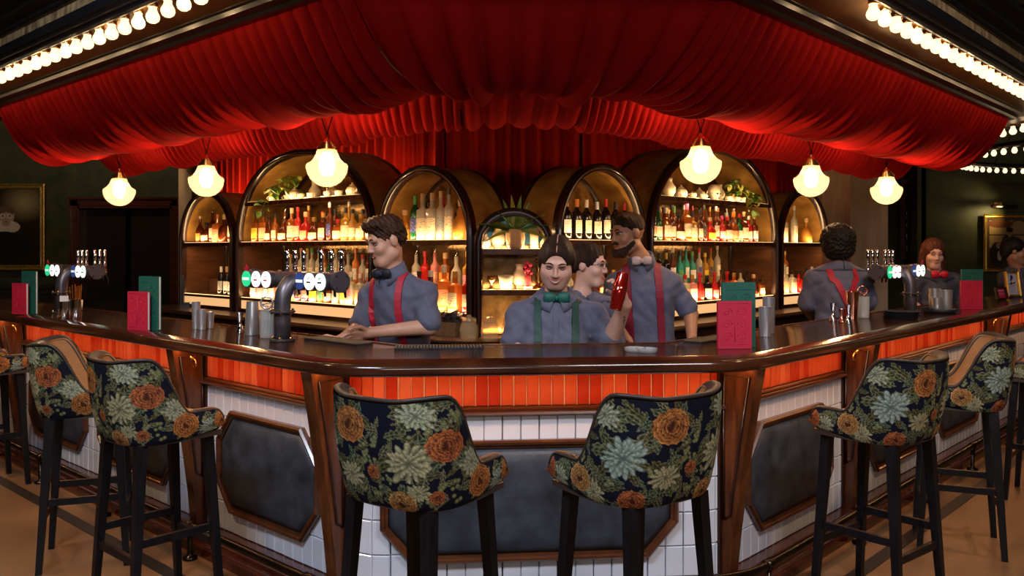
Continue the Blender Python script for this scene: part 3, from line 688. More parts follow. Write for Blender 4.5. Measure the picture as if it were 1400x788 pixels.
# ------------------------------------------------------------------ bottles
GL = {'amber': (0.38, 0.10, 0.015), 'dark amber': (0.15, 0.030, 0.008), 'golden': (0.66, 0.38, 0.07), 'clear': (0.72, 0.68, 0.56), 'green': (0.015, 0.13, 0.045),
      'black': (0.012, 0.010, 0.012), 'red': (0.62, 0.025, 0.02), 'orange': (0.80, 0.26, 0.05), 'pink': (0.80, 0.30, 0.28), 'teal': (0.05, 0.45, 0.36), 'blue': (0.05, 0.13, 0.45), 'purple': (0.11, 0.025, 0.09)}
for k, c in GL.items(): glassy('glass ' + k, c, 0.9 if k == 'black' else 0.55 if k in ('clear', 'golden') else 0.68)
LB = {'cream': (0.80, 0.70, 0.50), 'white': (0.80, 0.78, 0.74), 'yellow': (0.85, 0.60, 0.06), 'peach': (0.85, 0.45, 0.25), 'blue': (0.04, 0.07, 0.35), 'grey': (0.30, 0.33, 0.33), 'dark': (0.03, 0.025, 0.03), 'red': (0.6, 0.03, 0.03), 'green': (0.03, 0.3, 0.12), 'pink': (0.75, 0.35, 0.40), 'orange': (0.85, 0.30, 0.05)}
def label_mat(name, col):
    """printed paper label: bands of fine dark lines on the paper colour"""
    m, N, L, P = new_mat(name); tc = N.new('ShaderNodeTexCoord'); sp = N.new('ShaderNodeSeparateXYZ'); L.new(tc.outputs['Object'], sp.inputs[0])
    wv = N.new('ShaderNodeTexNoise'); wv.inputs['Scale'].default_value = 1.0; mp = N.new('ShaderNodeMapping'); mp.inputs['Scale'].default_value = (60, 60, 190)
    L.new(tc.outputs['Object'], mp.inputs[0]); L.new(mp.outputs[0], wv.inputs['Vector'])
    rp = N.new('ShaderNodeValToRGB'); dk = tuple(c*0.35 for c in col) if sum(col) > 0.5 else (0.5, 0.4, 0.25)
    rp.color_ramp.elements[0].color = c4(dk); rp.color_ramp.elements[1].color = c4(col); rp.color_ramp.elements[0].position = 0.36; rp.color_ramp.elements[1].position = 0.43
    L.new(wv.outputs['Fac'], rp.inputs[0]); L.new(rp.outputs[0], P.inputs['Base Color']); P.inputs['Roughness'].default_value = 0.6
for k, c in LB.items(): label_mat('label ' + k, c)
for k, c in {'black': (0.012, 0.011, 0.012), 'gold': (0.55, 0.34, 0.08), 'red': (0.5, 0.02, 0.02), 'cork': (0.55, 0.36, 0.18), 'white': (0.75, 0.72, 0.66), 'silver': (0.55, 0.55, 0.55), 'orange': (0.8, 0.25, 0.04), 'yellow': (0.85, 0.6, 0.05), 'green': (0.08, 0.4, 0.05), 'blue': (0.05, 0.1, 0.4), 'pink': (0.8, 0.1, 0.3)}.items(): mat('cap ' + k, c, 0.35, 0.6 if k in ('gold', 'silver') else 0.0)
KIND = {  # body profile, label (r, z0, z1), cap profile, squareness
 'wine': ([(0.0, 0.0), (0.035, 0.001), (0.037, 0.006), (0.037, 0.188), (0.0345, 0.202), (0.024, 0.218), (0.0165, 0.230), (0.0142, 0.242), (0.014, 0.300), (0.0, 0.300)], (0.0378, 0.055, 0.150), [(0.0150, 0.245), (0.0155, 0.304), (0.0, 0.305)], None),
 'round': ([(0.0, 0.0), (0.036, 0.001), (0.039, 0.007), (0.039, 0.158), (0.0372, 0.168), (0.028, 0.182), (0.018, 0.192), (0.0142, 0.202), (0.0138, 0.268), (0.0, 0.268)], (0.0398, 0.040, 0.120), [(0.0165, 0.248), (0.0165, 0.288), (0.0, 0.289)], None),
 'square': ([(0.0, 0.0), (0.038, 0.001), (0.040, 0.006), (0.040, 0.155), (0.038, 0.163), (0.022, 0.172), (0.0152, 0.178), (0.0145, 0.226), (0.0, 0.226)], (0.0408, 0.035, 0.120), [(0.0185, 0.212), (0.0185, 0.252), (0.0, 0.253)], 6.0),
 'tall': ([(0.0, 0.0), (0.031, 0.001), (0.033, 0.006), (0.034, 0.205), (0.0315, 0.218), (0.022, 0.234), (0.0145, 0.246), (0.0125, 0.258), (0.0125, 0.330), (0.0, 0.330)], (0.0348, 0.055, 0.160), [(0.0145, 0.305), (0.0145, 0.350), (0.0, 0.351)], None),
 'squat': ([(0.0, 0.0), (0.048, 0.001), (0.054, 0.008), (0.058, 0.070), (0.053, 0.108), (0.036, 0.132), (0.019, 0.144), (0.0150, 0.152), (0.0150, 0.196), (0.0, 0.196)], (0.0588, 0.030, 0.085), [(0.018, 0.188), (0.021, 0.200), (0.021, 0.226), (0.0, 0.228)], None),
 'bell': ([(0.0, 0.0), (0.036, 0.001), (0.040, 0.007), (0.043, 0.100), (0.037, 0.142), (0.024, 0.165), (0.0155, 0.180), (0.0142, 0.192), (0.0142, 0.250), (0.0, 0.250)], (0.0435, 0.030, 0.095), [(0.017, 0.242), (0.019, 0.270), (0.0, 0.271)], None)}
BME = {}
for k, (bp, lb, cp, sq) in KIND.items():
    n = 20 if sq else 16
    body = proto(MB().lathe(bp, n, cap=False, sq=sq), 'glass clear', smooth=True, angle=0.7, name='bottle_body')
    r, z0, z1 = lb; rows = []
    for z in (z0, z1):
        row = []
        for j in range(9):
            a = -PI/2 + (j-4)*0.22; rr = r
            if sq: rr = r/(abs(math.cos(a))**sq + abs(math.sin(a))**sq)**(1/sq)
            if k in ('squat', 'bell'): rr = r*(1.0 if z == z0 else 0.985)
            row.append((rr*math.cos(a), rr*math.sin(a), z))
        rows.append(row)
    BME[k] = (body, proto(MB().grid(rows), 'label cream', smooth=True, name='bottle_label'), proto(MB().lathe(cp, 12, cap=False), 'cap black', smooth=True, angle=0.6, name='bottle_cap'))
spout_me = proto(MB().tube([(0, 0, 0), (0, 0, 0.012), (0.004, 0, 0.03), (0.016, 0, 0.055)], [0.011, 0.009, 0.005, 0.0035], 8), 'chrome', smooth=True, name='pour_spout')
SHORT = {'LM': 'medium left arch', 'LT': 'tall left arch', 'LS': 'leftmost arch', 'RM': 'medium right arch', 'RT': 'tall right arch', 'RS': 'rightmost arch'}
def row_of(key, z, b, specs, where, u0=0.06, u1=0.94, scale=1.0, sizes=None):
    u0, u1 = max(u0, .065), min(u1, .935); A = ARCH[key]; sd, tm, w = A['side'], A['tm'], A['w']; n = len(specs); tot = sum(KIND[s[0]][0][2][0]*2*1.05+0.008 for s in specs); x = 0
    for i, s in enumerate(specs):
        kd, gl, lb, cp = s[:4]; hs = s[4] if len(s) > 4 else 1.0; wd = KIND[kd][0][2][0]*2*1.05+0.008
        u = u0+(u1-u0)*(x+wd/2)/tot; x += wd
        lx = -w+2*w*u; t = tm - lx if sd == 'L' else tm + lx
        p = BP(sd, t, b + random.uniform(-0.008, 0.008)); rz = BRZ[sd] + random.uniform(-0.25, 0.25)
        # turn labels a little towards the room
        rz += {'L': 0.35, 'R': -0.35}.get(sd, 0)
        lab = '%s %s bottle%s, %s from left, %s, %s' % (gl, kd, (', %s label' % lb) if lb else '', ORD[i], where, SHORT[key])
        o = thing('bottle', lab, 'bottle', (p[0], p[1], z+0.0005), rz, 'bottles on the %s' % SHORT[key]); sc = scale*hs
        bd, lm, cm = BME[kd]
        use_mesh('glass_body', bd, o, scale=(scale, scale, sc), m='glass '+gl)
        if lb: use_mesh('label', lm, o, scale=(scale, scale, sc), m='label '+lb)
        use_mesh('pour_spout' if cp == 'spout' else 'cap', spout_me if cp == 'spout' else cm, o, loc=(0, 0, KIND[kd][0][-1][1]*sc-0.002) if cp == 'spout' else (0, 0, 0), scale=(1, 1, 1) if cp == 'spout' else (scale, scale, sc), m='chrome' if cp == 'spout' else 'cap '+cp)
S = lambda *a: a
row_of('LT', SH, 0.10, [S('square','amber','yellow','black',1.2), S('square','amber','peach','black',1.2), S('bell','dark amber','cream','black',.92), S('round','amber','cream','black',.98), S('squat','dark amber','cream','spout'), S('square','amber','cream','cork',1.3), S('tall','red','cream','red',.95), S('squat','red','peach','cork',1.25), S('squat','dark amber','cream','gold'), S('square','dark amber','cream','gold',1.05), S('tall','dark amber','blue','silver',1.02), S('square','amber','cream','red',.8), S('square','golden','cream','black',1.2), S('round','golden','cream','black'), S('square','golden','cream','gold',.95), S('round','amber','white','black')], 'front row, middle shelf')
row_of('LT', SH, 0.22, [S('tall','amber','cream','spout',.9), S('round','dark amber',None,'black'), S('tall','amber','cream','gold'), S('round','amber','peach','red'), S('wine','dark amber','cream','black'), S('tall','golden','white','white',1.05), S('round','golden','cream','black'), S('tall','clear','white','silver')], 'back row, middle shelf', .2, .95)
row_of('LT', ZL, 0.08, [S('square','clear','white','black'), S('square','clear','pink','white',.9), S('round','clear','white','silver',.8), S('square','pink','white','black',.9), S('round','clear','peach','silver'), S('square','orange','pink','silver'), S('square','golden','blue','silver'), S('square','purple','dark','black',1.05), S('square','purple','pink','black',1.05), S('square','clear','yellow','white',1.05), S('round','golden','green','yellow',.9), S('square','dark amber','grey','black',.75), S('round','clear','grey','silver',.8), S('round','clear','yellow','white'), S('square','clear','pink','white',1.15), S('square','clear','peach','white',1.1), S('round','pink','white','white')], 'front row, ledge')
row_of('LT', ZL+.15, 0.41, [S('round','clear','peach','orange'), S('round','pink','pink','pink'), S('tall','clear','cream','orange'), S('tall','clear','cream','yellow'), S('tall','clear','cream','green'), S('tall','clear','cream','blue'), S('tall','orange','cream','red'), S('round','green','orange','green'), S('tall','clear','white','yellow'), S('tall','clear','orange','blue'), S('round','clear','peach','silver'), S('tall','orange','white','orange'), S('round','clear','red','red'), S('tall','dark amber','white','white'), S('round','teal','green','black'), S('tall','teal','white','spout'), S('round','teal','green','green'), S('tall','teal','green','white')], 'riser row, ledge', .12, .97)
row_of('LM', SH, 0.09, [S('squat','golden',None,'cork',1.0), S('wine','green','blue','green',1.08), S('square','clear','cream','cork',1.35), S('square','clear','cream','cork',1.35), S('tall','clear','grey','cork'), S('tall','clear','cream','black',1.05), S('squat','golden',None,'cork',1.25), S('tall','pink','white','gold',.7)], 'front row, middle shelf', .14, .95, 1.12)
row_of('LM', SH, 0.22, [S('round','orange',None,'black'), S('wine','red','red','red',1.1), S('tall','golden','cream','black'), S('tall','clear','cream','black')], 'back row, middle shelf', .2, .95, 1.1)
row_of('LM', ZL, 0.08, [S('square','red','white','black'), S('square','red','dark','black'), S('bell','dark amber','peach','black'), S('square','purple','dark','silver',1.1), S('square','orange','peach','silver',1.25), S('square','orange','cream','gold',1.1), S('round','red','cream','red',1.05)], 'front row, ledge', .05, .96, 1.15)
row_of('LM', ZL+.15, 0.30, [S('tall','clear','white','spout',.8), S('round','red',None,'red'), S('tall','pink','peach','spout',.85), S('square','amber','orange','cork',1.1), S('bell','clear',None,'spout'), S('round','golden','pink','cork'), S('bell','golden','pink','spout'), S('tall','red','red','black')], 'riser row, ledge', .05, .97, 1.12)
row_of('LS', SH, 0.10, [S('bell','dark amber','orange','cork'), S('squat','dark amber','cream','black',.9), S('tall','dark amber','cream','spout',.9), S('square','orange','peach','orange',1.1), S('squat','dark amber',None,'cork',1.2), S('tall','dark amber','cream','black'), S('round','dark amber','cream','black')], 'front row, middle shelf', .14, .97, 1.1)
row_of('LS', ZL, 0.10, [S('wine','black','grey','white'), S('wine','black','white','cork'), S('wine','black','white','orange'), S('wine','black','white','black',1.1)], 'front row, ledge', .55, .95)
row_of('RM', SH, 0.10, [S('wine','black','grey','white'), S('wine','black','white','silver'), S('wine','black','cream','orange'), S('wine','black','cream','white'), S('wine','black','cream','silver',.96), S('wine','black','cream','red',1.05), S('wine','black','cream','black'), S('wine','black','white','red',.98)], 'front row, middle shelf', .05, .93, 1.08)
row_of('RM', ZL, 0.10, [S('round','clear','white','silver'), S('tall','clear','cream','gold'), S('round','amber','cream','black'), S('round','dark amber','cream','black'), S('tall','amber','cream','red'), S('round','golden','white','gold'), S('square','orange','cream','black')], 'front row, ledge', .05, .95, 1.1)
row_of('RT', SH, 0.09, [S('wine','black','peach','black',.9), S('round','green','cream','black',1.1), S('square','amber','cream','silver',1.2), S('round','dark amber','cream','black',1.15), S('squat','dark amber','cream','black',1.1), S('square','amber','cream','pink',1.4), S('square','golden','cream','black',1.1), S('round','dark amber','cream','black',1.05), S('tall','dark amber','dark','black'), S('squat','red','yellow','cork',1.05), S('tall','dark amber','cream','silver'), S('round','red','white','pink',.9), S('square','dark amber','cream','red',1.0), S('squat','amber','peach','orange',1.35), S('round','green','cream','red'), S('square','dark amber','cream','cork',1.25), S('round','red','cream','white',.95), S('round','dark amber','white','gold')], 'front row, middle shelf', .05, .88)
row_of('RT', SH, 0.21, [S('tall','green','cream','gold'), S('tall','clear','cream','white'), S('round','amber','cream','black',1.1), S('wine','dark amber','cream','green',1.1), S('tall','amber','white','silver'), S('tall','dark amber','cream','red'), S('wine','black','cream','black',1.1), S('tall','amber','cream','gold'), S('tall','dark amber','cream','orange'), S('wine','amber','cream','silver'), S('tall','clear','cream','white'), S('round','amber','white','red')], 'back row, middle shelf', .06, .88)
row_of('RT', ZL, 0.08, [S('square','orange','peach','white',.9), S('round','golden','cream','gold',.9), S('square','golden','dark','white',.95), S('round','black','white','black',.8), S('square','clear','peach','red'), S('square','pink','white','gold'), S('bell','red','red','red'), S('square','black','white','black',.95), S('bell','red','pink','red'), S('round','dark amber','white','black'), S('bell','red','white','red'), S('square','orange','red','gold'), S('round','clear','white','black'), S('bell','black',None,'black'), S('squat','dark amber',None,'cork'), S('square','amber','cream','black',.7)], 'front row, ledge', .03, .97)
row_of('RT', ZL+.15, 0.41, [S('tall','clear','red','red'), S('tall','clear','cream','yellow'), S('tall','clear','peach','pink'), S('tall','clear','grey','silver',.95), S('tall','clear','grey','silver',.95), S('wine','black','cream','black'), S('wine','black','gold' if False else 'dark','gold'), S('tall','dark amber','white','white'), S('round','teal','green','black',1.1), S('tall','teal','white','spout'), S('round','teal','white','green',1.1), S('tall','clear','blue','red'), S('round','golden','yellow','yellow',1.05), S('tall','golden','dark','red'), S('tall','clear','cream','white',1.1)], 'riser row, ledge', .03, .80)
row_of('RS', SH, 0.10, [S('square','clear','cream','cork',1.2), S('tall','clear','cream','white',1.05), S('squat','golden',None,'cork',1.1)], 'front row, middle shelf', .12, .88, 1.15)
row_of('RS', ZL+.15, 0.41, [S('round','red','pink','white'), S('tall','red','red','silver'), S('wine','green','red','black',1.1), S('tall','dark amber','cream','black'), S('round','amber','cream','gold')], 'riser row, ledge', .08, .9, 1.1)
row_of('RS', ZL, 0.09, [S('square','pink','white','white'), S('round','clear','peach','silver'), S('square','clear','cream','black',.9), S('squat','red',None,'black'), S('square','dark amber','cream','black'), S('round','pink','white','silver',.9)], 'front row, ledge', .06, .9, 1.1)

# ------------------------------------------------------------------ crockery, vases and plants on the arches
mat('china', (0.78, 0.68, 0.52), 0.18, var=0.08, coat=0.4); mat('china_pink', (0.72, 0.38, 0.36), 0.2, var=0.2, scale=30, coat=0.4)
mat('terracotta', (0.66, 0.44, 0.28), 0.6, var=0.15, scale=14, bump=0.2, bscale=40); mat('skull_white', (0.80, 0.70, 0.55), 0.3, var=0.1)
glassy('jar_glass', (0.95, 0.80, 0.52), 0.22, 0.02); glassy('clear_glass', (0.82, 0.82, 0.80), 0.30, 0.03)
mat('leaf_green', (0.16, 0.30, 0.04), 0.4, col2=(0.06, 0.15, 0.025), scale=25); mat('leaf_lime', (0.46, 0.46, 0.07), 0.4, col2=(0.22, 0.28, 0.04), scale=40); mat('flower_pink', (0.75, 0.06, 0.14), 0.5, var=0.3, scale=30)
CUP = proto(MB().lathe([(0.0, 0.0), (0.022, 0.0), (0.024, 0.006), (0.034, 0.022), (0.040, 0.055), (0.038, 0.055), (0.031, 0.022), (0.0, 0.012)], 16, cap=False), 'china', smooth=True)
CUPH = proto(MB().tube([(0.036, 0, 0.042), (0.052, 0, 0.044), (0.056, 0, 0.03), (0.048, 0, 0.018), (0.033, 0, 0.02)], 0.0035, 6), 'china', smooth=True)
SAU = proto(MB().lathe([(0.0, 0.0), (0.03, 0.0), (0.062, 0.010), (0.063, 0.013), (0.03, 0.005), (0.0, 0.004)], 18, cap=False), 'china', smooth=True)
POT = proto(MB().lathe([(0.0, 0.0), (0.035, 0.0), (0.055, 0.025), (0.060, 0.055), (0.048, 0.085), (0.030, 0.096), (0.0, 0.098)], 18, cap=False), 'china', smooth=True)
POTL = proto(MB().lathe([(0.030, 0.094), (0.026, 0.106), (0.008, 0.114), (0.009, 0.126), (0.0, 0.130)], 14, cap=False), 'china', smooth=True)
POTS = proto(MB().tube([(0.05, 0, 0.045), (0.085, 0, 0.06), (0.10, 0, 0.10)], [0.014, 0.009, 0.006], 8), 'china', smooth=True)
POTH = proto(MB().tube([(-0.052, 0, 0.08), (-0.09, 0, 0.085), (-0.095, 0, 0.05), (-0.055, 0, 0.03)], 0.005, 6), 'china', smooth=True)
VASE = proto(MB().lathe([(0.0, 0.0), (0.03, 0.0), (0.034, 0.01), (0.058, 0.06), (0.060, 0.095), (0.034, 0.135), (0.026, 0.155), (0.034, 0.185), (0.031, 0.185), (0.022, 0.155), (0.0, 0.14)], 20, cap=False), 'china', smooth=True)
URN = proto(MB().lathe([(0.0, 0.0), (0.035, 0.0), (0.05, 0.03), (0.046, 0.07), (0.020, 0.10), (0.022, 0.115), (0.0, 0.13)], 18, cap=False), 'china', smooth=True)
CYLV = proto(MB().lathe([(0.0, 0.0), (0.034, 0.0), (0.036, 0.01), (0.034, 0.08), (0.044, 0.165), (0.040, 0.165), (0.030, 0.08), (0.0, 0.02)], 18, cap=False), 'china', smooth=True)
BOWL = proto(MB().lathe([(0.0, 0.0), (0.05, 0.0), (0.055, 0.01), (0.062, 0.09), (0.078, 0.135), (0.073, 0.135), (0.056, 0.09), (0.0, 0.03)], 20, cap=False), 'china', smooth=True)
STICK = proto(MB().lathe([(0.0, 0.0), (0.036, 0.0), (0.036, 0.010), (0.012, 0.022), (0.018, 0.05), (0.009, 0.075), (0.020, 0.10), (0.010, 0.125), (0.018, 0.155), (0.010, 0.175), (0.022, 0.195), (0.020, 0.21), (0.0, 0.21)], 14, cap=False), 'brass', smooth=True)
GOB = proto(MB().lathe([(0.0, 0.0), (0.026, 0.0), (0.024, 0.008), (0.008, 0.02), (0.010, 0.045), (0.030, 0.065), (0.034, 0.10), (0.030, 0.10), (0.0, 0.06)], 14, cap=False), 'brass', smooth=True)
def on_shelf(key, u, b, z): 
    A = ARCH[key]; lx = -A['w']+2*A['w']*u; t = A['tm']-lx if A['side'] == 'L' else A['tm']+lx
    p = BP(A['side'], t, b); return (p[0], p[1], z)
def crock(key, items):
    nm = SHORT[key]; cnt = {}
    for kd, u, b in items:
        cnt[kd] = cnt.get(kd, 0)+1; k = cnt[kd]-1; loc = on_shelf(key, u, b, 2.0005); rz = random.uniform(0, 6)
        if kd == 'cup':
            o = thing('teacup', '%s white china teacup from left on the top shelf, %s' % (ORD[k], nm), 'cup', loc, rz, 'crockery on the %s' % nm); use_mesh('cup_bowl', CUP, o, (0, 0, 0.005)); use_mesh('handle', CUPH, o, (0, 0, 0.005)); use_mesh('saucer', SAU, o)
        elif kd == 'pot':
            o = thing('teapot', '%s white china teapot from left on the top shelf, %s' % (ORD[k], nm), 'teapot', loc, rz, 'crockery on the %s' % nm); use_mesh('pot_body', POT, o); use_mesh('lid', POTL, o); use_mesh('spout', POTS, o); use_mesh('handle', POTH, o)
        elif kd == 'skull':
            o = thing('skull_ornament', 'cream skull ornament on the top shelf, %s' % nm, 'ornament', loc, BRZ[ARCH[key]['side']])
            mb = MB(); mb.lathe([(0.0, 0.0), (0.030, 0.002), (0.036, 0.03), (0.052, 0.055), (0.064, 0.10), (0.055, 0.145), (0.030, 0.165), (0.0, 0.170)], 18, cap=False); mb.build('cranium', 'skull_white', o, smooth=True)
            for sg in (-1, 1): MB().lathe([(0.0, -0.01), (0.013, 0.0), (0.0, 0.012)], 8, (sg*0.022, -0.052, 0.075), False).build('eye_socket', 'void', o)
            MB().box((0, -0.034, 0.012), (0.045, 0.02, 0.02)).build('teeth', 'china', o)
        elif kd == 'vase':
            o = tag(use_mesh('china_vase', VASE, None, loc), '%s pale china vase from left on the top shelf, %s' % (ORD[k], nm), 'vase', 'crockery on the %s' % nm)
crock('LT', [('cup', .22, .10), ('cup', .30, .16), ('pot', .38, .12), ('cup', .45, .09), ('vase', .44, .26), ('cup', .52, .09), ('pot', .60, .2), ('cup', .64, .09), ('cup', .71, .10), ('pot', .77, .15)])
crock('RT', [('vase', .23, .14), ('pot', .30, .12), ('cup', .37, .10), ('cup', .44, .09), ('pot', .475, .18), ('skull', .56, .14), ('cup', .64, .09), ('vase', .66, .22), ('cup', .71, .09), ('cup', .77, .11)])
def leaf_mesh(L_, W_, m, droop=0.25, n=6, tip=1.0):
    mb = MB(); rows = []
    for side_z in (0.0015, -0.0015):
        for i in range(n+1):
            t = i/n; w = W_*math.sin(PI*min(1, t*0.96+0.03))**0.8*(1-0.3*t*tip); z = -droop*L_*t*t + side_z
            rows.append([(t*L_, -w/2, z+0.10*w), (t*L_, 0, z-0.04*w), (t*L_, w/2, z+0.10*w)])
    return proto(mb.grid(rows[:n+1]).grid(rows[n+1:]), m, smooth=True, name='leaf')
FROND = [leaf_mesh(0.26, 0.050, 'leaf_green', 0.35, 9), leaf_mesh(0.24, 0.050, 'leaf_lime', 0.55, 9), leaf_mesh(0.28, 0.045, 'leaf_green', 0.12, 9)]
po = thing('potted_fern', 'green broad-leaved fern in a pale ribbed pot in the middle arch', 'potted plant', on_shelf('CC', 0.52, 0.045, 1.5305), 0)
mb = MB(); rows = []
for (r, z) in [(0.0, 0.0), (0.05, 0.0), (0.062, 0.03), (0.070, 0.08), (0.066, 0.13), (0.061, 0.145), (0.056, 0.145), (0.056, 0.12), (0.0, 0.12)]:
    rows.append([((r+0.0018*math.cos(12*a)*(r > 0.055))*math.cos(a), (r+0.0018*math.cos(12*a)*(r > 0.055))*math.sin(a), z) for a in [2*PI*k/48 for k in range(48)]])
mb.grid(rows, closed_u=True).build('pot', 'terracotta', po, smooth=True)
for k, (ph, L_, yy) in enumerate(((12, 1.0, -.5), (28, 1.05, -.35), (42, .9, -.55), (55, 1.0, -.3), (68, .95, -.5), (82, 1.05, -.35), (95, 1.08, -.45), (108, 1.0, -.3), (122, .85, -.55), (136, 1.0, -.35), (150, 1.1, -.45), (163, 1.05, -.3), (172, .9, -.6), (60, .7, -.8), (118, .7, -.8))):
    d = Vector((math.cos(math.radians(ph)), yy, math.sin(math.radians(ph)))); lf = use_mesh('leaf', FROND[1 if k % 3 == 0 else 0 if k % 3 == 1 else 2], po, (0.015*d.x, -0.025, 0.125), (0, 0, 0), (L_*.92,)*3)
    x_ = d.normalized(); up_ = Vector((0, -.55, 1)) if abs(x_.z) < .8 else Vector((0, -1, .3)); y_ = up_.cross(x_).normalized(); lf.rotation_euler = Matrix((x_, y_, x_.cross(y_))).transposed().to_euler()
mb = MB()
for dx in (0.05, 0.075): mb.tube([(0.01, 0, 0.13), (dx+0.05, -0.01, 0.27)], 0.003, 5)
mb.build('bare_stalk', 'leaf_lime', po)
for nm, me, u, b, lab, cat, sc, mm in (('squat_vase', URN, .13, .08, 'small squat cream vase at the left end of the middle arch top shelf', 'vase', .95, None), ('bulb_vase', VASE, .30, .12, 'bulbous cream vase left of the fern pot', 'vase', .95, None),
        ('flared_vase', CYLV, .76, .08, 'flared cream vase right of the fern pot', 'vase', .92, None), ('squat_vase', URN, .90, .10, 'small squat cream vase at the right end of the middle arch top shelf', 'vase', .8, None)):
    tag(use_mesh(nm, me, None, on_shelf('CC', u, b, 1.5305), (0, 0, 0), (sc,)*3), lab, cat)
for nm, me, u, b, lab, cat, sc, mm in (('brass_goblet', GOB, .22, .07, 'little brass goblet on the lower shelf of the middle arch', 'goblet', 1.0, None), ('flared_bowl', BOWL, .40, .07, 'wide white patterned bowl on the lower shelf of the middle arch', 'bowl', .80, None),
        ('tall_vase', VASE, .575, .135, 'tall white neck vase behind the bowl, lower shelf of the middle arch', 'vase', 1.0, None), ('brass_candlestick', STICK, .82, .13, 'turned brass candlestick on the lower shelf of the middle arch', 'candlestick', 1.1, None)):
    tag(use_mesh(nm, me, None, on_shelf('CC', u, b, 1.2355), (0, 0, 0), (sc,)*3), lab, cat)
fv = thing('flower_vase', 'pink glass vase of pink flowers on the lower shelf of the middle arch', 'vase', on_shelf('CC', .68, .05, 1.2355)); glassy('pink_glass', (0.8, 0.30, 0.35), .6)
MB().lathe([(0.0, 0.0), (0.032, 0.0), (0.036, 0.02), (0.022, 0.07), (0.024, 0.10), (0.018, 0.10), (0.0, 0.03)], 16, cap=False).build('vase_body', 'pink_glass', fv, smooth=True)
for k in range(7): 
    a = k*2.4; mb = MB(); mb.lathe([(0.0, -0.015), (0.014, -0.006), (0.016, 0.004), (0.006, 0.014), (0.0, 0.012)], 8, (0.022*math.cos(a), 0.022*math.sin(a), 0.12+0.012*k), False); mb.tube([(0, 0, 0.09), (0.022*math.cos(a), 0.022*math.sin(a), 0.11+0.012*k)], 0.002, 5); mb.build('flower', 'flower_pink', fv, smooth=True)
ga = ARCH['CC']
for z in (1.53, 1.235):
    mb = MB(); mb.tube([(-0.25, -0.002, z+0.032), (0.25, -0.002, z+0.032)], 0.0025, 6)
    for k in range(5): mb.tube([(-0.24+0.12*k, -0.002, z+0.001), (-0.24+0.12*k, -0.002, z+0.032)], 0.002, 5)
    mb.build('gallery_rail', 'brass', ga['root'])
JAR = proto(MB().lathe([(0.0, 0.0), (0.05, 0.0), (0.062, 0.02), (0.066, 0.07), (0.058, 0.11), (0.048, 0.125), (0.050, 0.14), (0.0, 0.142)], 10, cap=False), 'jar_glass', smooth=False)
JARL = proto(MB().lathe([(0.052, 0.140), (0.050, 0.155), (0.02, 0.166), (0.012, 0.18), (0.0, 0.182)], 10, cap=False), 'jar_glass', smooth=False)
for k, (x, y) in enumerate(((-0.30, 6.02), (-0.155, 6.0), (-0.01, 6.02), (0.14, 6.03))):
    o = thing('glass_jar', '%s cut-glass jar from left on the back counter below the middle arch' % ORD[k], 'jar', (x, y, 0.8935), k*.3, 'cut-glass jars'); use_mesh('jar_body', JAR, o); use_mesh('lid', JARL, o)
# trailing ivy over the tall arches
LFS = [leaf_mesh(0.085, 0.075, 'leaf_green', 0.3, 5), leaf_mesh(0.080, 0.07, 'leaf_lime', 0.35, 5)]
def ivy(key, u, zpot, trails, lab, seed):
    r = random.Random(seed); loc = on_shelf(key, u, 0.15, 2.0005); o = thing('trailing_ivy', lab, 'plant', loc, BRZ[ARCH[key]['side']])
    MB().lathe([(0.0, 0.0), (0.04, 0.0), (0.055, 0.09), (0.05, 0.09), (0.0, 0.07)], 14, cap=False).build('pot', 'terracotta', o, smooth=True)
    for (dx, dy, dz, n) in trails:
        pts = [Vector((0, 0, 0.09)), Vector((dx*.35, dy*.6, 0.14+max(0, dz)*.6)), Vector((dx*.8, dy, dz*.6+.06)), Vector((dx, dy-.02, dz))]
        cur = []
        for i in range(n):
            t = i/(n-1)*3; k = min(2, int(t)); f = t-k; cur.append(pts[k].lerp(pts[k+1], f))
        MB().tube(cur, 0.003, 5).build('stem', 'leaf_green', o)
        for p in cur:
            for q in range(2):
                a = r.uniform(0, 6.28); use_mesh('leaf', r.choice(LFS), o, p+Vector((r.uniform(-.02, .02), r.uniform(-.03, 0), r.uniform(-.015, .015))), (r.uniform(-.5, .5), r.uniform(-.3, .8), a), (r.uniform(.75, 1.15),)*3)
ivy('LT', .37, 0, [(-.18, -.14, .10, 6), (.14, -.05, .20, 5), (-.30, -.18, -.10, 7), (.02, -.08, .22, 5)], 'trailing ivy plant spilling over the top shelf of the tall left arch', 1)
ivy('RT', .70, 0, [(.20, -.14, .06, 6), (-.14, -.05, .16, 5), (.10, -.18, -.08, 6), (-.02, -.08, .20, 5), (.28, -.16, .02, 5)], 'trailing ivy plant spilling over the top shelf of the tall right arch', 2)
# ------------------------------------------------------------------ bar stools
painted('tapestry', 0.8, 0.0, bump=0.25)
mat('tan_leather', (0.36, 0.17, 0.06), 0.38, var=0.2, scale=12, bump=0.08, bscale=120); mat('dark_leather', (0.035, 0.024, 0.020), 0.42, var=0.2, bump=0.1, bscale=120)
def stool_plan(n):
    a, b = 0.223, 0.208; P_ = [(0.206, 0.195), (0.216, 0.11), (0.222, 0.03)]
    for k in range(0, 41):
        th = -PI/2*k/40; c, s_ = math.cos(th), math.sin(th); e = 2/2.9; P_.append((a*abs(c)**e, -b*abs(s_)**e))
    half = np.array(P_); full = np.vstack([half, half[::-1][1:]*np.array([-1, 1])])
    d = np.linalg.norm(np.diff(full, axis=0), axis=1); c = np.concatenate([[0], np.cumsum(d)]); u = np.linspace(0, c[-1], n)
    x, y = np.interp(u, c, full[:, 0]), np.interp(u, c, full[:, 1])
    k = np.ones(5)/5; 
    for _ in range(2): x[2:-2] = np.convolve(x, k, 'valid'); y[2:-2] = np.convolve(y, k, 'valid')
    return x, y, u-c[-1]/2
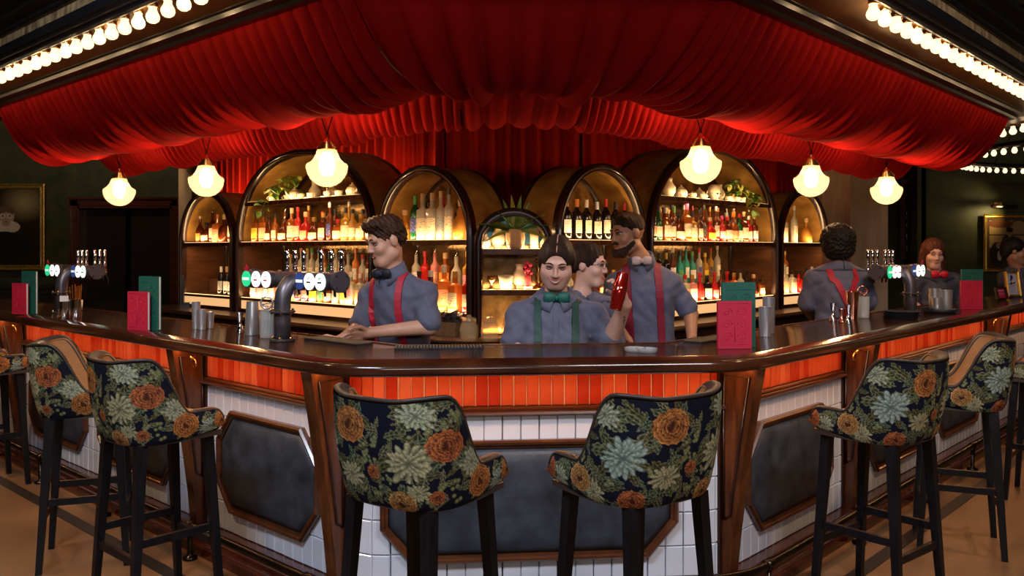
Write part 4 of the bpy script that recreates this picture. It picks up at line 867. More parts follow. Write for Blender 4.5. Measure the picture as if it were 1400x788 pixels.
def sstep(a, b, x): t = np.clip((x-a)/(b-a), 0, 1); return t*t*(3-2*t)
def stool_top(u, L):
    w = np.abs(u); back = 1.062 + 0.012*sstep(0.08, 0.20, w)
    z = back*(1-sstep(0.22, 0.40, w)) + 0.842*sstep(0.22, 0.40, w)
    z = z + 0.010*sstep(0.50, 0.62, w); e = L/2 - w
    return z - 0.05*np.clip(1-e/0.05, 0, 1)**2
def stool_bot(u, L): w = np.abs(u); return 0.728 + 0.025*sstep(0.30, L/2, w) + 0.02*np.clip(1-(L/2-w)/0.04, 0, 1)**2
def shell_pts(n, m, inset=0.0):
    x, y, u = stool_plan(n); L = u[-1]*2
    tx, ty = np.gradient(x), np.gradient(y); l = np.hypot(tx, ty); nx, ny = -ty/l, tx/l      # towards the outside
    cx = np.sign(nx*x+ny*(y+0.02)); cx[cx == 0] = 1
    nx, ny = np.where(np.abs(u) < 0.3, nx, nx), ny
    if np.sum(nx*x+ny*y) < 0: nx, ny = -nx, -ny
    zt, zb = stool_top(u, L), stool_bot(u, L); rows = []
    for j in range(m):
        v = j/(m-1); z = zb+(zt-zb)*v; h = (z-0.72)/0.35
        flare = 0.032*h*np.clip(-ny, 0, 1) + 0.02*h + 0.012*np.sin(PI*np.clip(v, 0, 1)) - 0.03*np.clip(0.12-v, 0, 1)**2*20
        o = flare - inset; rows.append(np.column_stack([x+nx*o, y+ny*o, z]))
    return np.array(rows), u, zt, zb
rows, U, zt, zb = shell_pts(450, 120); m_, n_ = rows.shape[:2]
UU = np.tile(U, (m_, 1)); VV = rows[:, :, 2]
def tapestry(u, v):
    r = np.random.RandomState(5); shp = u.shape; u, v = u.ravel(), v.ravel(); c = np.tile(np.array([0.0045, 0.0055, 0.013]), (u.size, 1))
    def put(mask, col): c[mask] = col[mask] if isinstance(col, np.ndarray) else col
    def lerp(a, b, t): t = np.clip(t, 0, 1)[:, None]; return np.array(a)[None]*(1-t)+np.array(b)[None]*t
    def leaf(cx, cy, ang, L, W, tone):
        dx, dy = u-cx, v-cy; a = dx*math.cos(ang)+dy*math.sin(ang); b = -dx*math.sin(ang)+dy*math.cos(ang); b = b-0.25*L*(a/L)*(1-a/L)
        t = a/L; ser = 0.55+0.45*np.abs(np.sin(t*PI*4.5)); w = W*np.sin(PI*np.clip(t, 0, 1))**0.7*ser
        inside = (t > 0) & (t < 1) & (np.abs(b) < w); q = np.abs(b)/(w+1e-6)
        col = lerp((0.010, 0.016, 0.009), tone, 0.02+0.95*q**4 + (np.abs(b) < 0.0014)*0.6 + 0.35*(np.sin((t*9+q*1.2)*PI) > 0.75)); put(inside, col)
    def berries(cx, cy, s_):
        for k in range(6):
            x, y = cx+r.uniform(-s_, s_), cy+r.uniform(-s_, s_); d = np.hypot(u-x, v-y); R_ = r.uniform(0.005, 0.0085)
            put(d < R_, lerp((0.27, 0.27, 0.12), (0.06, 0.07, 0.03), d/R_))
    def chrys(cx, cy, R_, tone):
        dx, dy = u-cx, v-cy; d = np.hypot(dx, dy*1.1); th = np.arctan2(dy, dx)
        for k, (f, n) in enumerate(((1.0, 13), (0.84, 15), (0.68, 13), (0.50, 11), (0.32, 7))):
            ph = r.uniform(0, 6); pet = np.abs(np.cos(n*th/2+ph+.5*np.sin(3*th))); ed = R_*f*(0.38+0.62*pet**0.6)*(1+0.13*np.sin(2*th+ph)+0.07*np.sin(5*th+2*ph)); ins = d < ed; q = d/(ed+1e-6)
            val = (0.06+0.85*q**1.8)*(0.12+0.95*pet**2.5); val = np.where(q > 0.94, val*0.4, val); put(ins, lerp((0.010, 0.018, 0.018), tone, val+0.03*k))
    def peony(cx, cy, R_, tone):
        dx, dy = u-cx, (v-cy)*1.12; d = np.hypot(dx, dy); th = np.arctan2(dy, dx)
        for ring, (f, n, pr) in enumerate(((0.66, 8, .40), (0.50, 7, .36), (0.34, 6, .31), (0.18, 4, .26), (0.02, 1, .20))):
            ph = r.uniform(0, 6)
            for i in range(n):
                a = ph+2*PI*i/n+r.uniform(-.2, .2); x0, y0 = cx+math.cos(a)*R_*f, cy+math.sin(a)*R_*f*.88; ex, ey = u-x0, v-y0; rad = ex*math.cos(a)+ey*math.sin(a); tan = -ex*math.sin(a)+ey*math.cos(a)
                rr = R_*pr*(1+.10*np.sin(6*np.arctan2(tan, rad)+i)); q = np.hypot(rad/.85, tan*.85)/rr; ins = q < 1; out_ = rad/rr
                val = 0.03+0.62*np.clip(out_+.15, 0, 1.2)**1.5+0.10*np.sin(tan/rr*11+i)*(q < .9)*(out_ > 0); val = np.where((q > 0.86) & (out_ > -.1), val+.25, val); val = np.where(q > .965, .05, val); put(ins, lerp((0.030, 0.007, 0.005), tone, val*(.75+.5*r.rand())))
    pe = [(0.075, 0.985, .062), (-0.225, 0.935, .055), (0.365, 0.800, .048), (-0.37, 0.80, .056), (-0.10, 0.752, .046), (0.185, 0.750, .042), (-0.01, 0.845, .024), (0.54, .80, .040), (-.54, .80, .040), (-.205, .775, .024)]
    ch = [(0.205, 0.890, .070), (-0.130, 0.885, .072), (-0.150, 1.03, .050), (0.31, 0.765, .045), (-0.32, 0.87, .052), (0.48, .78, .045), (-.48, .78, .045), (0.255, 1.02, .046), (0.085, 0.825, .050), (-.15, .79, .036)]
    lt = [(0.20, 0.20, 0.09), (0.16, 0.19, 0.11), (0.25, 0.23, 0.12), (0.17, 0.14, 0.055)]
    for k in range(260): leaf(r.uniform(-.66, .66), r.uniform(.72, 1.08), r.uniform(0, 6.28), r.uniform(.035, .085), r.uniform(.008, .017), lt[r.randint(4)])
    for k in range(60): berries(r.uniform(-.66, .66), r.uniform(.73, 1.07), .015)
    for (x, y, R_) in ch:
        for k in range(5): leaf(x, y, r.uniform(0, 6.28), R_*1.5, .020, lt[r.randint(4)])
        chrys(x, y, R_, [(0.44, 0.46, 0.29), (0.36, 0.44, 0.36), (0.47, 0.43, 0.23)][r.randint(3)])
    for (x, y, R_) in pe:
        for k in range(4): leaf(x, y, r.uniform(0, 6.28), R_*1.45, .018, lt[r.randint(4)])
        peony(x, y, R_, [(0.62, 0.24, 0.06), (0.54, 0.16, 0.05), (0.62, 0.32, 0.10)][r.randint(3)])
    c *= (0.85+0.3*r.rand(u.size))[:, None]; return c
mb = MB(); mb.v = [tuple(p) for p in rows.reshape(-1, 3)]; mb.grid([[(0, 0, 0)]*n_]*m_); F_ = [tuple(i-m_*n_ for i in q) for q in mb.f]; mb.v = mb.v[:m_*n_]; mb.f = F_
shell_me = proto(mb, 'tapestry', smooth=True, name='tapestry_shell'); paint_mesh(shell_me, tapestry(UU, VV))
ro, u2, zt2, zb2 = shell_pts(90, 14); ri, _, _, _ = shell_pts(90, 14, 0.048)
mb = MB(); mb.grid([[tuple(p) for p in r] for r in ri]); mb.grid([[tuple(p) for p in ro[0]], [tuple(p) for p in ri[0]]])
for e in (0, -1): mb.grid([[tuple(p) for p in ro[:, e]], [tuple(p) for p in ri[:, e]]])
lin_me = proto(mb, 'tan_leather', smooth=True, name='leather_lining')
pip = [tuple((a+b)/2+np.array([0, 0, 0.002])) for a, b in zip(ro[-1], ri[-1])]
pip_me = proto(MB().tube(pip, 0.0265, 10, flat=0.36), 'dark_leather', smooth=True, name='top_piping')
x, y, _u = stool_plan(60); seat = [(a*0.86, b*0.86+0.005) for a, b in zip(x, y)] + [(-0.145, 0.205), (0.0, 0.215), (0.145, 0.205)]
mb = MB(); rws = []
for (f, z) in ((0.9, 0.735), (1.0, 0.75), (1.0, 0.785), (0.97, 0.800), (0.85, 0.808), (0.4, 0.814)): rws.append([(a*f, b*f, z) for a, b in seat])
mb.grid(rws, closed_u=True); k = len(seat); mb.f.append(tuple(range(5*k, 6*k))); mb.f.append(tuple(range(k))[::-1])
seat_me = proto(mb, 'tan_leather', smooth=True, name='seat')
mb = MB(); fx = [(a*0.98, b*0.98) for a, b in zip(x, y)] + [(0, 0.2)]; mb.prism([(a, b, 0.728) for a, b in fx], (0, 0, 0.02)); base_me = proto(mb, 'dark_leather', name='seat_base')
def leg_me(sx, sy):
    t, b = Vector((sx*0.155, sy*0.145, 0.73)), Vector((sx*0.190, sy*0.19, 0.0)); v = []
    for p, h in ((b, 0.0135), (t, 0.021)): v += [(p.x-h, p.y-h, p.z), (p.x+h, p.y-h, p.z), (p.x+h, p.y+h, p.z), (p.x-h, p.y+h, p.z)]
    return proto(MB().add(v, [(3, 2, 1, 0), (4, 5, 6, 7), (0, 1, 5, 4), (1, 2, 6, 5), (2, 3, 7, 6), (3, 0, 4, 7)]), 'leg_wood', name='leg')
LEGS = [leg_me(a, b) for a in (-1, 1) for b in (-1, 1)]
def lx(z): k = z/0.73; return 0.190+(0.155-0.190)*k, 0.19+(0.145-0.19)*k
STR = []
for (z, ax, sg) in ((0.26, 'x', -1), (0.26, 'x', 1), (0.33, 'y', -1), (0.33, 'y', 1)):
    a, b = lx(z); STR.append(proto(MB().box((0, sg*b, z), (2*a, 0.020, 0.032)) if ax == 'x' else MB().box((sg*a, 0, z), (0.020, 2*b, 0.032)), 'leg_wood', name='stretcher'))
def stool(loc, deg, label):
    o = thing('bar_stool', label, 'bar stool', (loc[0], loc[1], 0.0), math.radians(deg), 'tapestry bar stools around the bar')
    for nm, me in (('tapestry_shell', shell_me), ('leather_lining', lin_me), ('top_piping', pip_me), ('seat', seat_me), ('seat_base', base_me)): use_mesh(nm, me, o)
    for me in LEGS: use_mesh('leg', me, o)
    for me in STR: use_mesh('stretcher', me, o)
stool((-0.302, 2.86), -34, 'floral tapestry bar stool in front of the bar, left one of the front pair')
stool((0.412, 2.90), 36, 'floral tapestry bar stool in front of the bar, right one of the front pair')
stool((-1.535, 3.74), -42, 'floral tapestry bar stool on the left side, nearest the front pair')
stool((-2.11, 4.30), -70, 'floral tapestry bar stool on the left side turned sideways, tan lining showing')
stool((-3.42, 5.62), -43, 'floral tapestry bar stool cut off by the left edge of the picture')
stool((1.59, 3.755), 39, 'floral tapestry bar stool on the right side, nearest the front pair')
stool((2.31, 4.48), 68, 'floral tapestry bar stool on the right side turned to show its tan lining')
stool((3.28, 5.30), 50, 'floral tapestry bar stool cut off by the right edge of the picture')

# ------------------------------------------------------------------ things on the counter
ZT = ZTOP + 0.0005
mat('menu_red', (0.50, 0.012, 0.045), 0.55, var=0.06, bump=0.25, bscale=26); mat('menu_green', (0.010, 0.095, 0.065), 0.55, var=0.06, bump=0.25, bscale=26); mat('paper', (0.72, 0.66, 0.62), 0.7, var=0.05)
def scroll_relief():
    m = MB()
    for cx, cz, s_ in ((-.035, .165, 1), (.035, .165, -1), (-.035, .11, 1), (.035, .11, -1), (-.035, .055, 1), (.035, .055, -1)):
        pts = []
        for k in range(26):
            t = k/25*4.2*PI/1.6; r_ = 0.022*(1-k/30); pts.append((cx+s_*r_*math.cos(t), -0.0068, cz+r_*math.sin(t)))
        m.tube(pts, 0.0016, 4)
    m.tube([(0, -0.0068, 0.03), (0, -0.0068, 0.19)], 0.0016, 4)
    for z in (0.018, 0.202): m.tube([(-.062, -0.0068, z), (.062, -0.0068, z)], 0.0012, 4)
    return m
rel_r = proto(scroll_relief(), 'menu_red', smooth=True); rel_g = proto(scroll_relief(), 'menu_green', smooth=True)
def menus(side, px, py, label, w=0.155, turn=0.0):
    x, y = pix(px, py, ZTOP)
    for nm, mm, h, dx, dy, rl in (('drinks_menu', 'menu_red', 0.212, 0, 0, rel_r), ('drinks_menu', 'menu_green', 0.295, 0.035, 0.045, rel_g)):
        rz_ = RZ[side]+turn; c, s_ = math.cos(rz_), math.sin(rz_); X, Y = x+dx*c-dy*s_, y+dx*s_+dy*c
        o = thing(nm, ('short red' if mm == 'menu_red' else 'tall green') + ' menu book standing on the counter ' + label, 'menu', (X, Y, ZT), rz_)
        MB().box((0, -0.0045, h/2), (w, 0.004, h)).build('front_cover', mm, o); MB().box((0, 0.0105, h/2), (w, 0.004, h)).build('back_cover', mm, o)
        MB().box((0.002, 0.003, h/2), (w-0.006, 0.012, h-0.008)).build('pages', 'paper', o); use_mesh('embossed_scrolls', rl, o, (0, 0, 0 if h < .25 else .06), scale=(1, 1, 1))
menus('C', 1004, 477, 'beside the right front corner'); menus('L', 189, 452, 'on the left wing by the doorway', .155, .28); menus('L', 27, 430, 'at the far left end', .15, .28); menus('R', 1328, 423, 'on the right wing near the framed cards', .17, -.72)
# tumblers, tins, jiggers
def lathe_thing(name, prof, m, px, py, label, cat, n=24, z=ZT, grp=None, tilt=0):
    x, y = pix(px, py, ZTOP); o = MB().lathe(prof, n, cap=False).build(name, m, None, smooth=True, angle=0.7); o.location = (x, y, z); return tag(o, label, cat, grp)
def tin_prof(r0, r1, h): return [(0.0, 0.0), (r0*.96, 0.0), (r0, 0.004), ((r0+r1)/2, h*.6), (r1, h), (r1+0.0012, h+0.001), (r1-0.002, h), ((r0+r1)/2-.003, h*.6), (r0-.003, 0.006), (0, 0.006)]
JIG = [(0.0, 0.0), (0.021, 0.0), (0.022, 0.003), (0.016, 0.026), (0.0085, 0.052), (0.009, 0.058), (0.014, 0.080), (0.019, 0.112), (0.0175, 0.112), (0.007, 0.06), (0.0, 0.058)]
lathe_thing('steel_cup', tin_prof(.020, .024, .150), 'steel', 268, 450, 'tallest of three brushed steel cups on the left wing', 'cup')
lathe_thing('steel_cup', tin_prof(.020, .024, .112), 'steel', 276, 451, 'middle-height of three brushed steel cups on the left wing', 'cup')
lathe_thing('steel_cup', tin_prof(.020, .024, .090), 'steel', 287, 449, 'shortest of three brushed steel cups on the left wing', 'cup')
lathe_thing('jigger', JIG, 'chrome', 328, 456, 'slim steel double jigger left of the steel shaker tin', 'jigger')
lathe_thing('shaker_tin', tin_prof(.040, .029, .172), 'steel', 345, 458, 'brushed steel shaker tin upside down beside the black tap tower', 'shaker')
def mixing_glass(px, py, label, gm):
    x, y = pix(px, py, ZTOP); o = thing('mixing_glass', label, 'glass', (x, y, ZT)); mb = MB(); rows = []
    for (r, z) in [(0.0, 0.0), (0.036, 0.0), (0.038, 0.004), (0.038, 0.07), (0.038, 0.135), (0.041, 0.140), (0.036, 0.139), (0.034, 0.08), (0.034, 0.012), (0.0, 0.012)]:
        rows.append([((r+(0.0016 if (i % 2 and .035 < r < .0385 and z > .01) else 0))*math.cos(2*PI*i/32), (r+(0.0016 if (i % 2 and .035 < r < .0385 and z > .01) else 0))*math.sin(2*PI*i/32), z) for i in range(32)])
    mb.grid(rows, closed_u=True).build('cut_glass', 'clear_glass', o)
    mb = MB(); c = Vector((-0.005, 0, 0.175)); mb.tube([c+Vector((0.03*math.cos(a), 0, 0.03*math.sin(a))) for a in [2*PI*k/20 for k in range(20)]], 0.005, 6, closed=True)
    for k in range(14): mb.tube([(0.028*math.cos(k*.45), 0.012*math.sin(k*1.3), 0.15+0.002*k), (0.03*math.cos(k*.45+.5), 0.012*math.sin(k*1.3+.7), 0.155+0.002*k)], 0.003, 5)
    mb.build('strainer', gm, o, smooth=True); MB().tube([(0.01, 0.01, 0.012), (0.02, 0.015, 0.19)], 0.0025, 6).build('bar_spoon', gm, o)
mixing_glass(366, 462, 'cut mixing glass holding a strainer, behind the black tap tower pipe', 'steel')
x, y = pix(104, 436, ZTOP); 
for nm, dx, h, m_n, lab in (('straw_cup', 0, .12, 'chrome', 'polished steel cup of paper straws by the far left tap tower'), ('straw_cup', -0.085, .11, 'chrome', 'polished steel cup with folded napkins by the far left tap tower')):
    o = thing(nm, lab, 'cup', (x+dx, y-dx*.2, ZT)); MB().lathe(tin_prof(.036, .040, h), 24, cap=False).build('cup', m_n, o, smooth=True, angle=.7)
    if dx == 0:
        for k in range(16): a = k*2.4; r_ = .028*math.sqrt((k+1)/17); MB().tube([(r_*math.cos(a), r_*math.sin(a), .01), (r_*1.5*math.cos(a), r_*1.5*math.sin(a), .21+.01*math.sin(k))], 0.003, 5).build('straw', 'brass', o)
    else: MB().box((0, 0, .10), (.05, .02, .09), .4).build('napkin', 'paper', o)
lathe_thing('steel_cup', tin_prof(.030, .032, .15), 'steel', 1046, 460, 'tall steel cup just behind the green menu at the right corner', 'cup')
lathe_thing('steel_cup', tin_prof(.030, .032, .19), 'steel', 1051, 456, 'tallest steel cup behind the green menu at the right corner', 'cup')
lathe_thing('jigger', JIG, 'chrome', 1139, 440, 'tall steel jigger left of the copper jigger on the right wing', 'jigger')
lathe_thing('jigger', [(r*1.05, z*.72) for r, z in JIG], 'copper', 1151, 441, 'short copper jigger on the right wing', 'jigger')
lathe_thing('jigger', JIG, 'chrome', 1160, 443, 'tall steel jigger in front of the copper shaker tin', 'jigger')
lathe_thing('shaker_tin', tin_prof(.030, .042, .175), 'copper', 1165, 437, 'copper shaker tin on the right wing', 'shaker')
mixing_glass(1180, 435, 'cut mixing glass holding a strainer, beside the copper shaker tin', 'copper')
mat('rubber', (0.010, 0.010, 0.014), 0.55, var=0.2, bump=0.4, bscale=150)
x, y = pix(1231, 436, ZTOP)
for k in range(4):
    mb = MB(); mb.lathe([(0.0, 0.0), (0.098, 0.0), (0.104, 0.006), (0.108, 0.012), (0.100, 0.011), (0.095, 0.008), (0.0, 0.007)], 28, cap=False); o = mb.build('rubber_tray', 'rubber', None, smooth=True, angle=.7)
    o.location = (x+.006*(k % 2), y-.004*k, ZT+.0125*k); tag(o, 'round black rubber tray, %s up in the stack by the right tap tower' % ORD[k], 'tray', 'stack of black trays')
x, y = pix(1284, 428, ZTOP); o = thing('cup_caddy', 'black tray caddy holding steel cups on the right wing', 'caddy', (x, y, ZT), RZ['R'])
MB().lathe([(0.0, 0.0), (0.10, 0.0), (0.115, 0.03), (0.108, 0.03), (0.095, 0.006), (0.0, 0.006)], 24, cap=False).build('tray', 'rubber', o, smooth=True)
for k, (dx, dy, h, r_) in enumerate(((-.055, 0, .10, .030), (.0, .03, .16, .034), (.045, -.03, .15, .040), (.06, .05, .12, .034))): MB().lathe([(r, z+.008) for r, z in tin_prof(r_, r_*1.12, h)], 20, cap=False).build('steel_cup', 'steel', o, smooth=True, angle=.7).location = (dx, dy, 0)
# glass coasters / ashtrays at the centre
for k, (px, py) in enumerate(((868, 481), (884, 482))):
    x, y = pix(px, py, ZTOP); lathe_thing('glass_dish', [(0.0, 0.0), (0.040, 0.0), (0.046, 0.006), (0.048, 0.018), (0.043, 0.018), (0.040, 0.007), (0.0, 0.006)], 'clear_glass', px, py, '%s small round glass dish by the smiling bartender' % ('left' if k == 0 else 'right'), 'dish', 20)
# ribbed rubber bar mats along the inner edge
mat('bar_mat', (0.16, 0.10, 0.05), 0.5, var=0.3, scale=60)
def barmat(side, s, L_, label):
    o = thing('bar_mat', label, 'bar mat', P3(side, s, 0.47, ZT), RZ[side]); MB().box((0, 0, 0.003), (L_, 0.10, 0.006)).build('mat_base', 'rubber', o); mb = MB()
    for k in range(int(L_/0.014)):
        for j in range(7): mb.box((-L_/2+.007+k*.014, -.042+.014*j, .0075), (.008, .008, .004))
    tag(mb.build('nub_field', 'bar_mat', o), kind='stuff')
barmat('L', 0.62, 0.42, 'ribbed brown bar mat on the inner edge by the black tap tower'); barmat('C', 0.42, 0.40, 'ribbed brown bar mat on the inner edge left of the smiling bartender'); barmat('R', 0.55, 0.45, 'ribbed brown bar mat on the inner edge behind the right corner menus')
# framed cards on the right wing
painted('card_print', 0.5)
def painted_panel(name, w, h, nx, nz, fn, parent, loc=(0, 0, 0), m='card_print', t=0.004):
    xs, zs = np.linspace(-w/2, w/2, nx), np.linspace(0, h, nz); X, Z = np.meshgrid(xs, zs); mb = MB(); mb.grid([[(X[j, i], 0, Z[j, i]) for i in range(nx)] for j in range(nz)])
    n0 = len(mb.v); mb.prism([(-w/2, 0.0005, 0), (w/2, 0.0005, 0), (w/2, 0.0005, h), (-w/2, 0.0005, h)], (0, t, 0)); me = proto(mb, m, name=name)
    c = np.full((len(mb.v), 3), 0.2); c[:n0] = fn(X.ravel()/w, Z.ravel()/h); paint_mesh(me, c); return use_mesh(name, me, parent, loc)
def picture(name, label, cat, loc, rz, w, h, fw, fmat, fn, lean=0.0, stand=False, n=70):
    o = thing(name, label, cat, loc, rz); o.rotation_euler = (lean, 0, rz)
    mb = MB(); pr = [(0.0, 0.0), (0.0, -0.014), (fw*.2, -0.026), (fw*.5, -0.018), (fw*.75, -0.022), (fw, -0.006), (fw, 0.0)]
    rows = [[(-w/2+a, y, a), (w/2-a, y, a), (w/2-a, y, h-a), (-w/2+a, y, h-a)] for a, y in pr]; mb.grid(rows, closed_u=True).build('frame', fmat, o)
    painted_panel('picture', w-1.9*fw, h-1.9*fw, n, int(n*h/w), fn, o, (0, -0.004, fw*.95))
    MB().box((0, 0.004, h/2), (w*.97, 0.006, h*.97)).build('backing', 'dark_wood', o)
    if stand: MB().prism([(-.012, .008, 0), (-.012, .075, 0), (-.012, .008, h*.7)], (.024, 0, 0)).build('easel_leg', 'dark_wood', o)
    return o
def blob(x, z, cx, cz, rx, rz_): return ((x-cx)/rx)**2+((z-cz)/rz_)**2 < 1
def card(x, z):
    c = np.tile(np.array([0.55, 0.52, 0.66]), (x.size, 1)); c[blob(x, z, .05, .83, .14, .10)] = (.03, .02, .05); c[blob(x, z, -.04, .70, .10, .06)] = (.05, .03, .07)
    c[blob(x, z, .12, .56, .25, .05)] = (.04, .03, .05); c[blob(x, z, -.12, .50, .16, .035)] = (.05, .03, .05); c[blob(x, z, .13, .60, .08, .035)] = (.9, .75, .55)
    a = (np.abs(z-.40-.18*x) < .028) & (np.abs(x) < .32) & (np.sin(x*60) > -.3); c[a] = (.55, .05, .18)
    for k in range(4): c[(np.abs(z-.28+.055*k) < .010) & (np.abs(x+.02*k) < .2) & (np.sin(x*110+k) > -.2)] = (.30, .28, .42)
    return c
def redcard(x, z):
    c = np.tile(np.array([0.52, 0.02, 0.08]), (x.size, 1)); c[(np.abs(z-.76) < .055) & (np.abs(x) < .38) & (np.sin(x*75) > -.5)] = (.85, .55, .55)
    for k in range(3): c[(np.abs(z-.52+.13*k) < .022) & (np.abs(x+.04) < .26) & (np.sin(x*95+k*2) > -.2)] = (.75, .35, .35)
    c[blob(x, z, .33, .42, .035, .08)] = (.85, .5, .5); return c
x, y = pix(1385, 407, ZTOP); picture('framed_card', 'gold-framed drinks card standing at the far right of the counter', 'picture frame', (x, y, ZT+.006), RZ['R']-.45, 0.17, 0.235, 0.022, 'gold_frame', card, -0.14, True, 40)
x, y = pix(1367, 410, ZTOP); picture('sign_holder', 'little red card in a dark frame leaning before the gold-framed card', 'sign', (x, y-.03, ZT+.006), RZ['R']-.35, 0.135, 0.105, 0.010, 'black_gloss', redcard, -0.25, True, 40)
# ------------------------------------------------------------------ beer tap towers
for nm, c, s_ in (('green', (0.02, 0.55, 0.22), 1.1), ('white', (1.0, 0.95, 0.92), 1.5), ('blue', (0.03, 0.06, 0.22), 0.7), ('lime', (0.75, 1.0, 0.75), 1.4)): emis('badge ' + nm, c, s_)
mat('badge_ink', (0.02, 0.05, 0.04), .5); mat('badge_pink', (0.6, 0.08, 0.12), .5); mat('badge_band', (0.8, 0.8, 0.8), .5, emit=(.8, .9, .9), estr=.7)
ZBAR = 1.375
def tower(side, s, a, label, flip=1):
    """x runs along the bar to the viewer's right, y inwards"""
    o = thing('beer_tap_tower', label, 'beer tap', P3(side, s, a, ZT), RZ[side]); h = ZBAR-ZTOP; f = 1 if side == 'L' else -1
    pth = [(0, 0, 0.004), (0, 0, h*.45), (0, 0, h*.62)]+[(0, 0.075*(1-math.cos(t)), h*.62+h*.38*math.sin(t)) for t in [PI/2*k/7 for k in range(1, 8)]]+[(0, .12, h)]
    MB().tube(pth, 0.040, 20).build('pipe', 'gunmetal', o, smooth=True)
    for z in (0.0, h*.47):
        fl_ = MB().lathe([(0.0, z), (0.060, z), (0.062, z+.003), (0.062, z+.009), (0.041, z+.011)], 24, cap=False).build('flange', 'gunmetal', o, smooth=True, angle=.6)
        for k in range(6):
            t = k*PI/3+.3; MB().lathe([(0.0, -.006), (.0065, -.006), (.0065, .016), (.004, .020), (0.0, .020)], 8, (.053*math.cos(t), .053*math.sin(t), z), False).build('bolt', 'brass', fl_)
    x0, x1 = -0.46*1.0, 0.30; x0, x1 = (x0, x1) if f > 0 else (-x1, -x0); y0 = .12
    mb = MB(); mb.tube([(x0, y0, h), (x1, y0, h)], 0.042, 20); mb.build('cross_pipe', 'gunmetal', o, smooth=True, angle=.7)
    for x_ in (x0, x1):
        d = 1 if x_ == x1 else -1; e = MB().tube([(x_-.004*d, y0, h), (x_+.012*d, y0, h)], 0.052, 28).build('end_disc', 'disc_grey', o, smooth=True, angle=.6)
        for k in range(4): t = k*PI/2+PI/4; MB().tube([(x_+.011*d, y0+.041*math.cos(t), h+.041*math.sin(t)), (x_+.017*d, y0+.041*math.cos(t), h+.041*math.sin(t))], .005, 8).build('bolt', 'chrome', e)
    xs = [-.43, -.335, -.24, .062, .145, .235]; xs = xs if f > 0 else [-v for v in xs][::-1]; cols = ['green', 'white', 'white', 'blue', 'white', 'lime']
    for k, (xb, cn) in enumerate(zip(xs, cols)):
        b = MB().tube([(xb, y0-.035, h), (xb, y0-.062, h)], .046, 24).build('badge_housing', 'gunmetal', o, smooth=True, angle=.6)
        MB().tube([(xb, y0-.060, h), (xb, y0-.068, h)], .041, 24).build('lit_badge', 'badge '+cn, b, smooth=True, angle=.6)
        if cn in ('green', 'blue'): MB().box((xb, y0-.0695, h), (.062, .002, .014)).build('badge_band', 'badge_band', b)
        else: MB().box((xb, y0-.0695, h-.004), (.030, .002, .008)).tube([(xb-.008, y0-.0695, h+.012), (xb+.010, y0-.0695, h+.020)], .002, 5).build('badge_mark', 'badge_ink' if k > 3 else 'badge_pink', b)
    st = MB().prism([(xs[0 if f > 0 else -1]+.026*math.cos(PI/2+t*PI/5)*(1 if t % 2 == 0 else .45), y0-.066, h+.05+.026*math.sin(PI/2+t*PI/5)*(1 if t % 2 == 0 else .45)) for t in range(10)], (0, .006, 0)).build('red_star', 'menu_red', o)
    hx = [-.31, -.235, -.155, .0, .085, .17] if f > 0 else [.31, .235, .155, -.0, -.085, -.17]
    for xh in hx:
        t = bpy.data.objects.new('tap', None); COL.objects.link(t); t.parent = o; t.location = (xh, y0, h)
        MB().tube([(0, .035, 0), (0, .105, 0)], .010, 10).build('shank', 'chrome', t, smooth=True)
        mb = MB(); mb.lathe([(0, -.03), (.013, -.028), (.016, .0), (.013, .02), (.009, .03)], 12, (0, .105, 0), False); mb.build('valve', 'chrome', t, smooth=True)
        MB().tube([(0, .105, -.02), (0, .125, -.05), (0, .128, -.085)], [.009, .008, .006], 8).build('nozzle', 'black_gloss', t, smooth=True)
        mb = MB(); mb.lathe([(.007, .028), (.012, .036), (.013, .06), (.009, .068), (.0115, .078), (.0135, .145), (.010, .150), (0, .151)], 12, (0, .105, 0), False); mb.build('handle', 'chrome', t, smooth=True)
def s_for(side, a, px):
    lo, hi = 0.0, 6.0
    for _ in range(50):
        m = (lo+hi)/2; p = PT(side, m, a); q = 700+F_PX*p[0]/p[1]
        if (q > px) == (side == 'L'): lo = m
        else: hi = m
    return lo
tower('L', 0.85, 0.31, 'black pipe beer tap tower with lit round badges, nearest on the left wing')
tower('L', s_for('L', .28, 84), 0.28, 'black pipe beer tap tower with lit badges at the far left by the portrait')
tower('R', s_for('R', .33, 1245), 0.33, 'black pipe beer tap tower with lit badges on the right wing')
# ------------------------------------------------------------------ back counter oddments
p = BP('L', 0.12, -0.15); o = thing('snack_box', 'shallow wooden box heaped with foil snack packets on the back counter', 'box', (p[0], p[1], .8935), BRZ['L'])
mb = MB()
for c, d in (((0, -.09, .05), (.40, .012, .10)), ((0, .09, .05), (.40, .012, .10)), ((-.194, 0, .05), (.012, .17, .10)), ((.194, 0, .05), (.012, .17, .10)), ((0, 0, .006), (.39, .17, .012))): mb.box(c, d)
mb.build('wooden_tray', 'bar_mat', o); mat('foil', (.55, .52, .55), .22, .8, col2=(.12, .08, .14), scale=25, bump=.6, bscale=45)
for k in range(14):
    mb = MB(); rows = []
    for j in range(5):
        rows.append([((i/4-.5)*.11, (j/4-.5)*.08, .018*math.sin(PI*i/4)*math.sin(PI*j/4)+random.uniform(-.004, .004)) for i in range(5)])
    mb.grid(rows); mb.grid([[(x, y, -z) for x, y, z in r] for r in rows]); q = mb.build('foil_packet', 'foil', o, smooth=True); q.location = (random.uniform(-.14, .14), random.uniform(-.05, .05), .09+.014*(k//3)); q.rotation_euler = (random.uniform(-.9, .9), random.uniform(-.6, .6), random.uniform(0, 6))
p = BP('L', 4.35, -0.12); o = thing('till_screen', 'dark upright till screen on the back counter under the leftmost arch', 'screen', (p[0], p[1], .8935), BRZ['L']-.5)
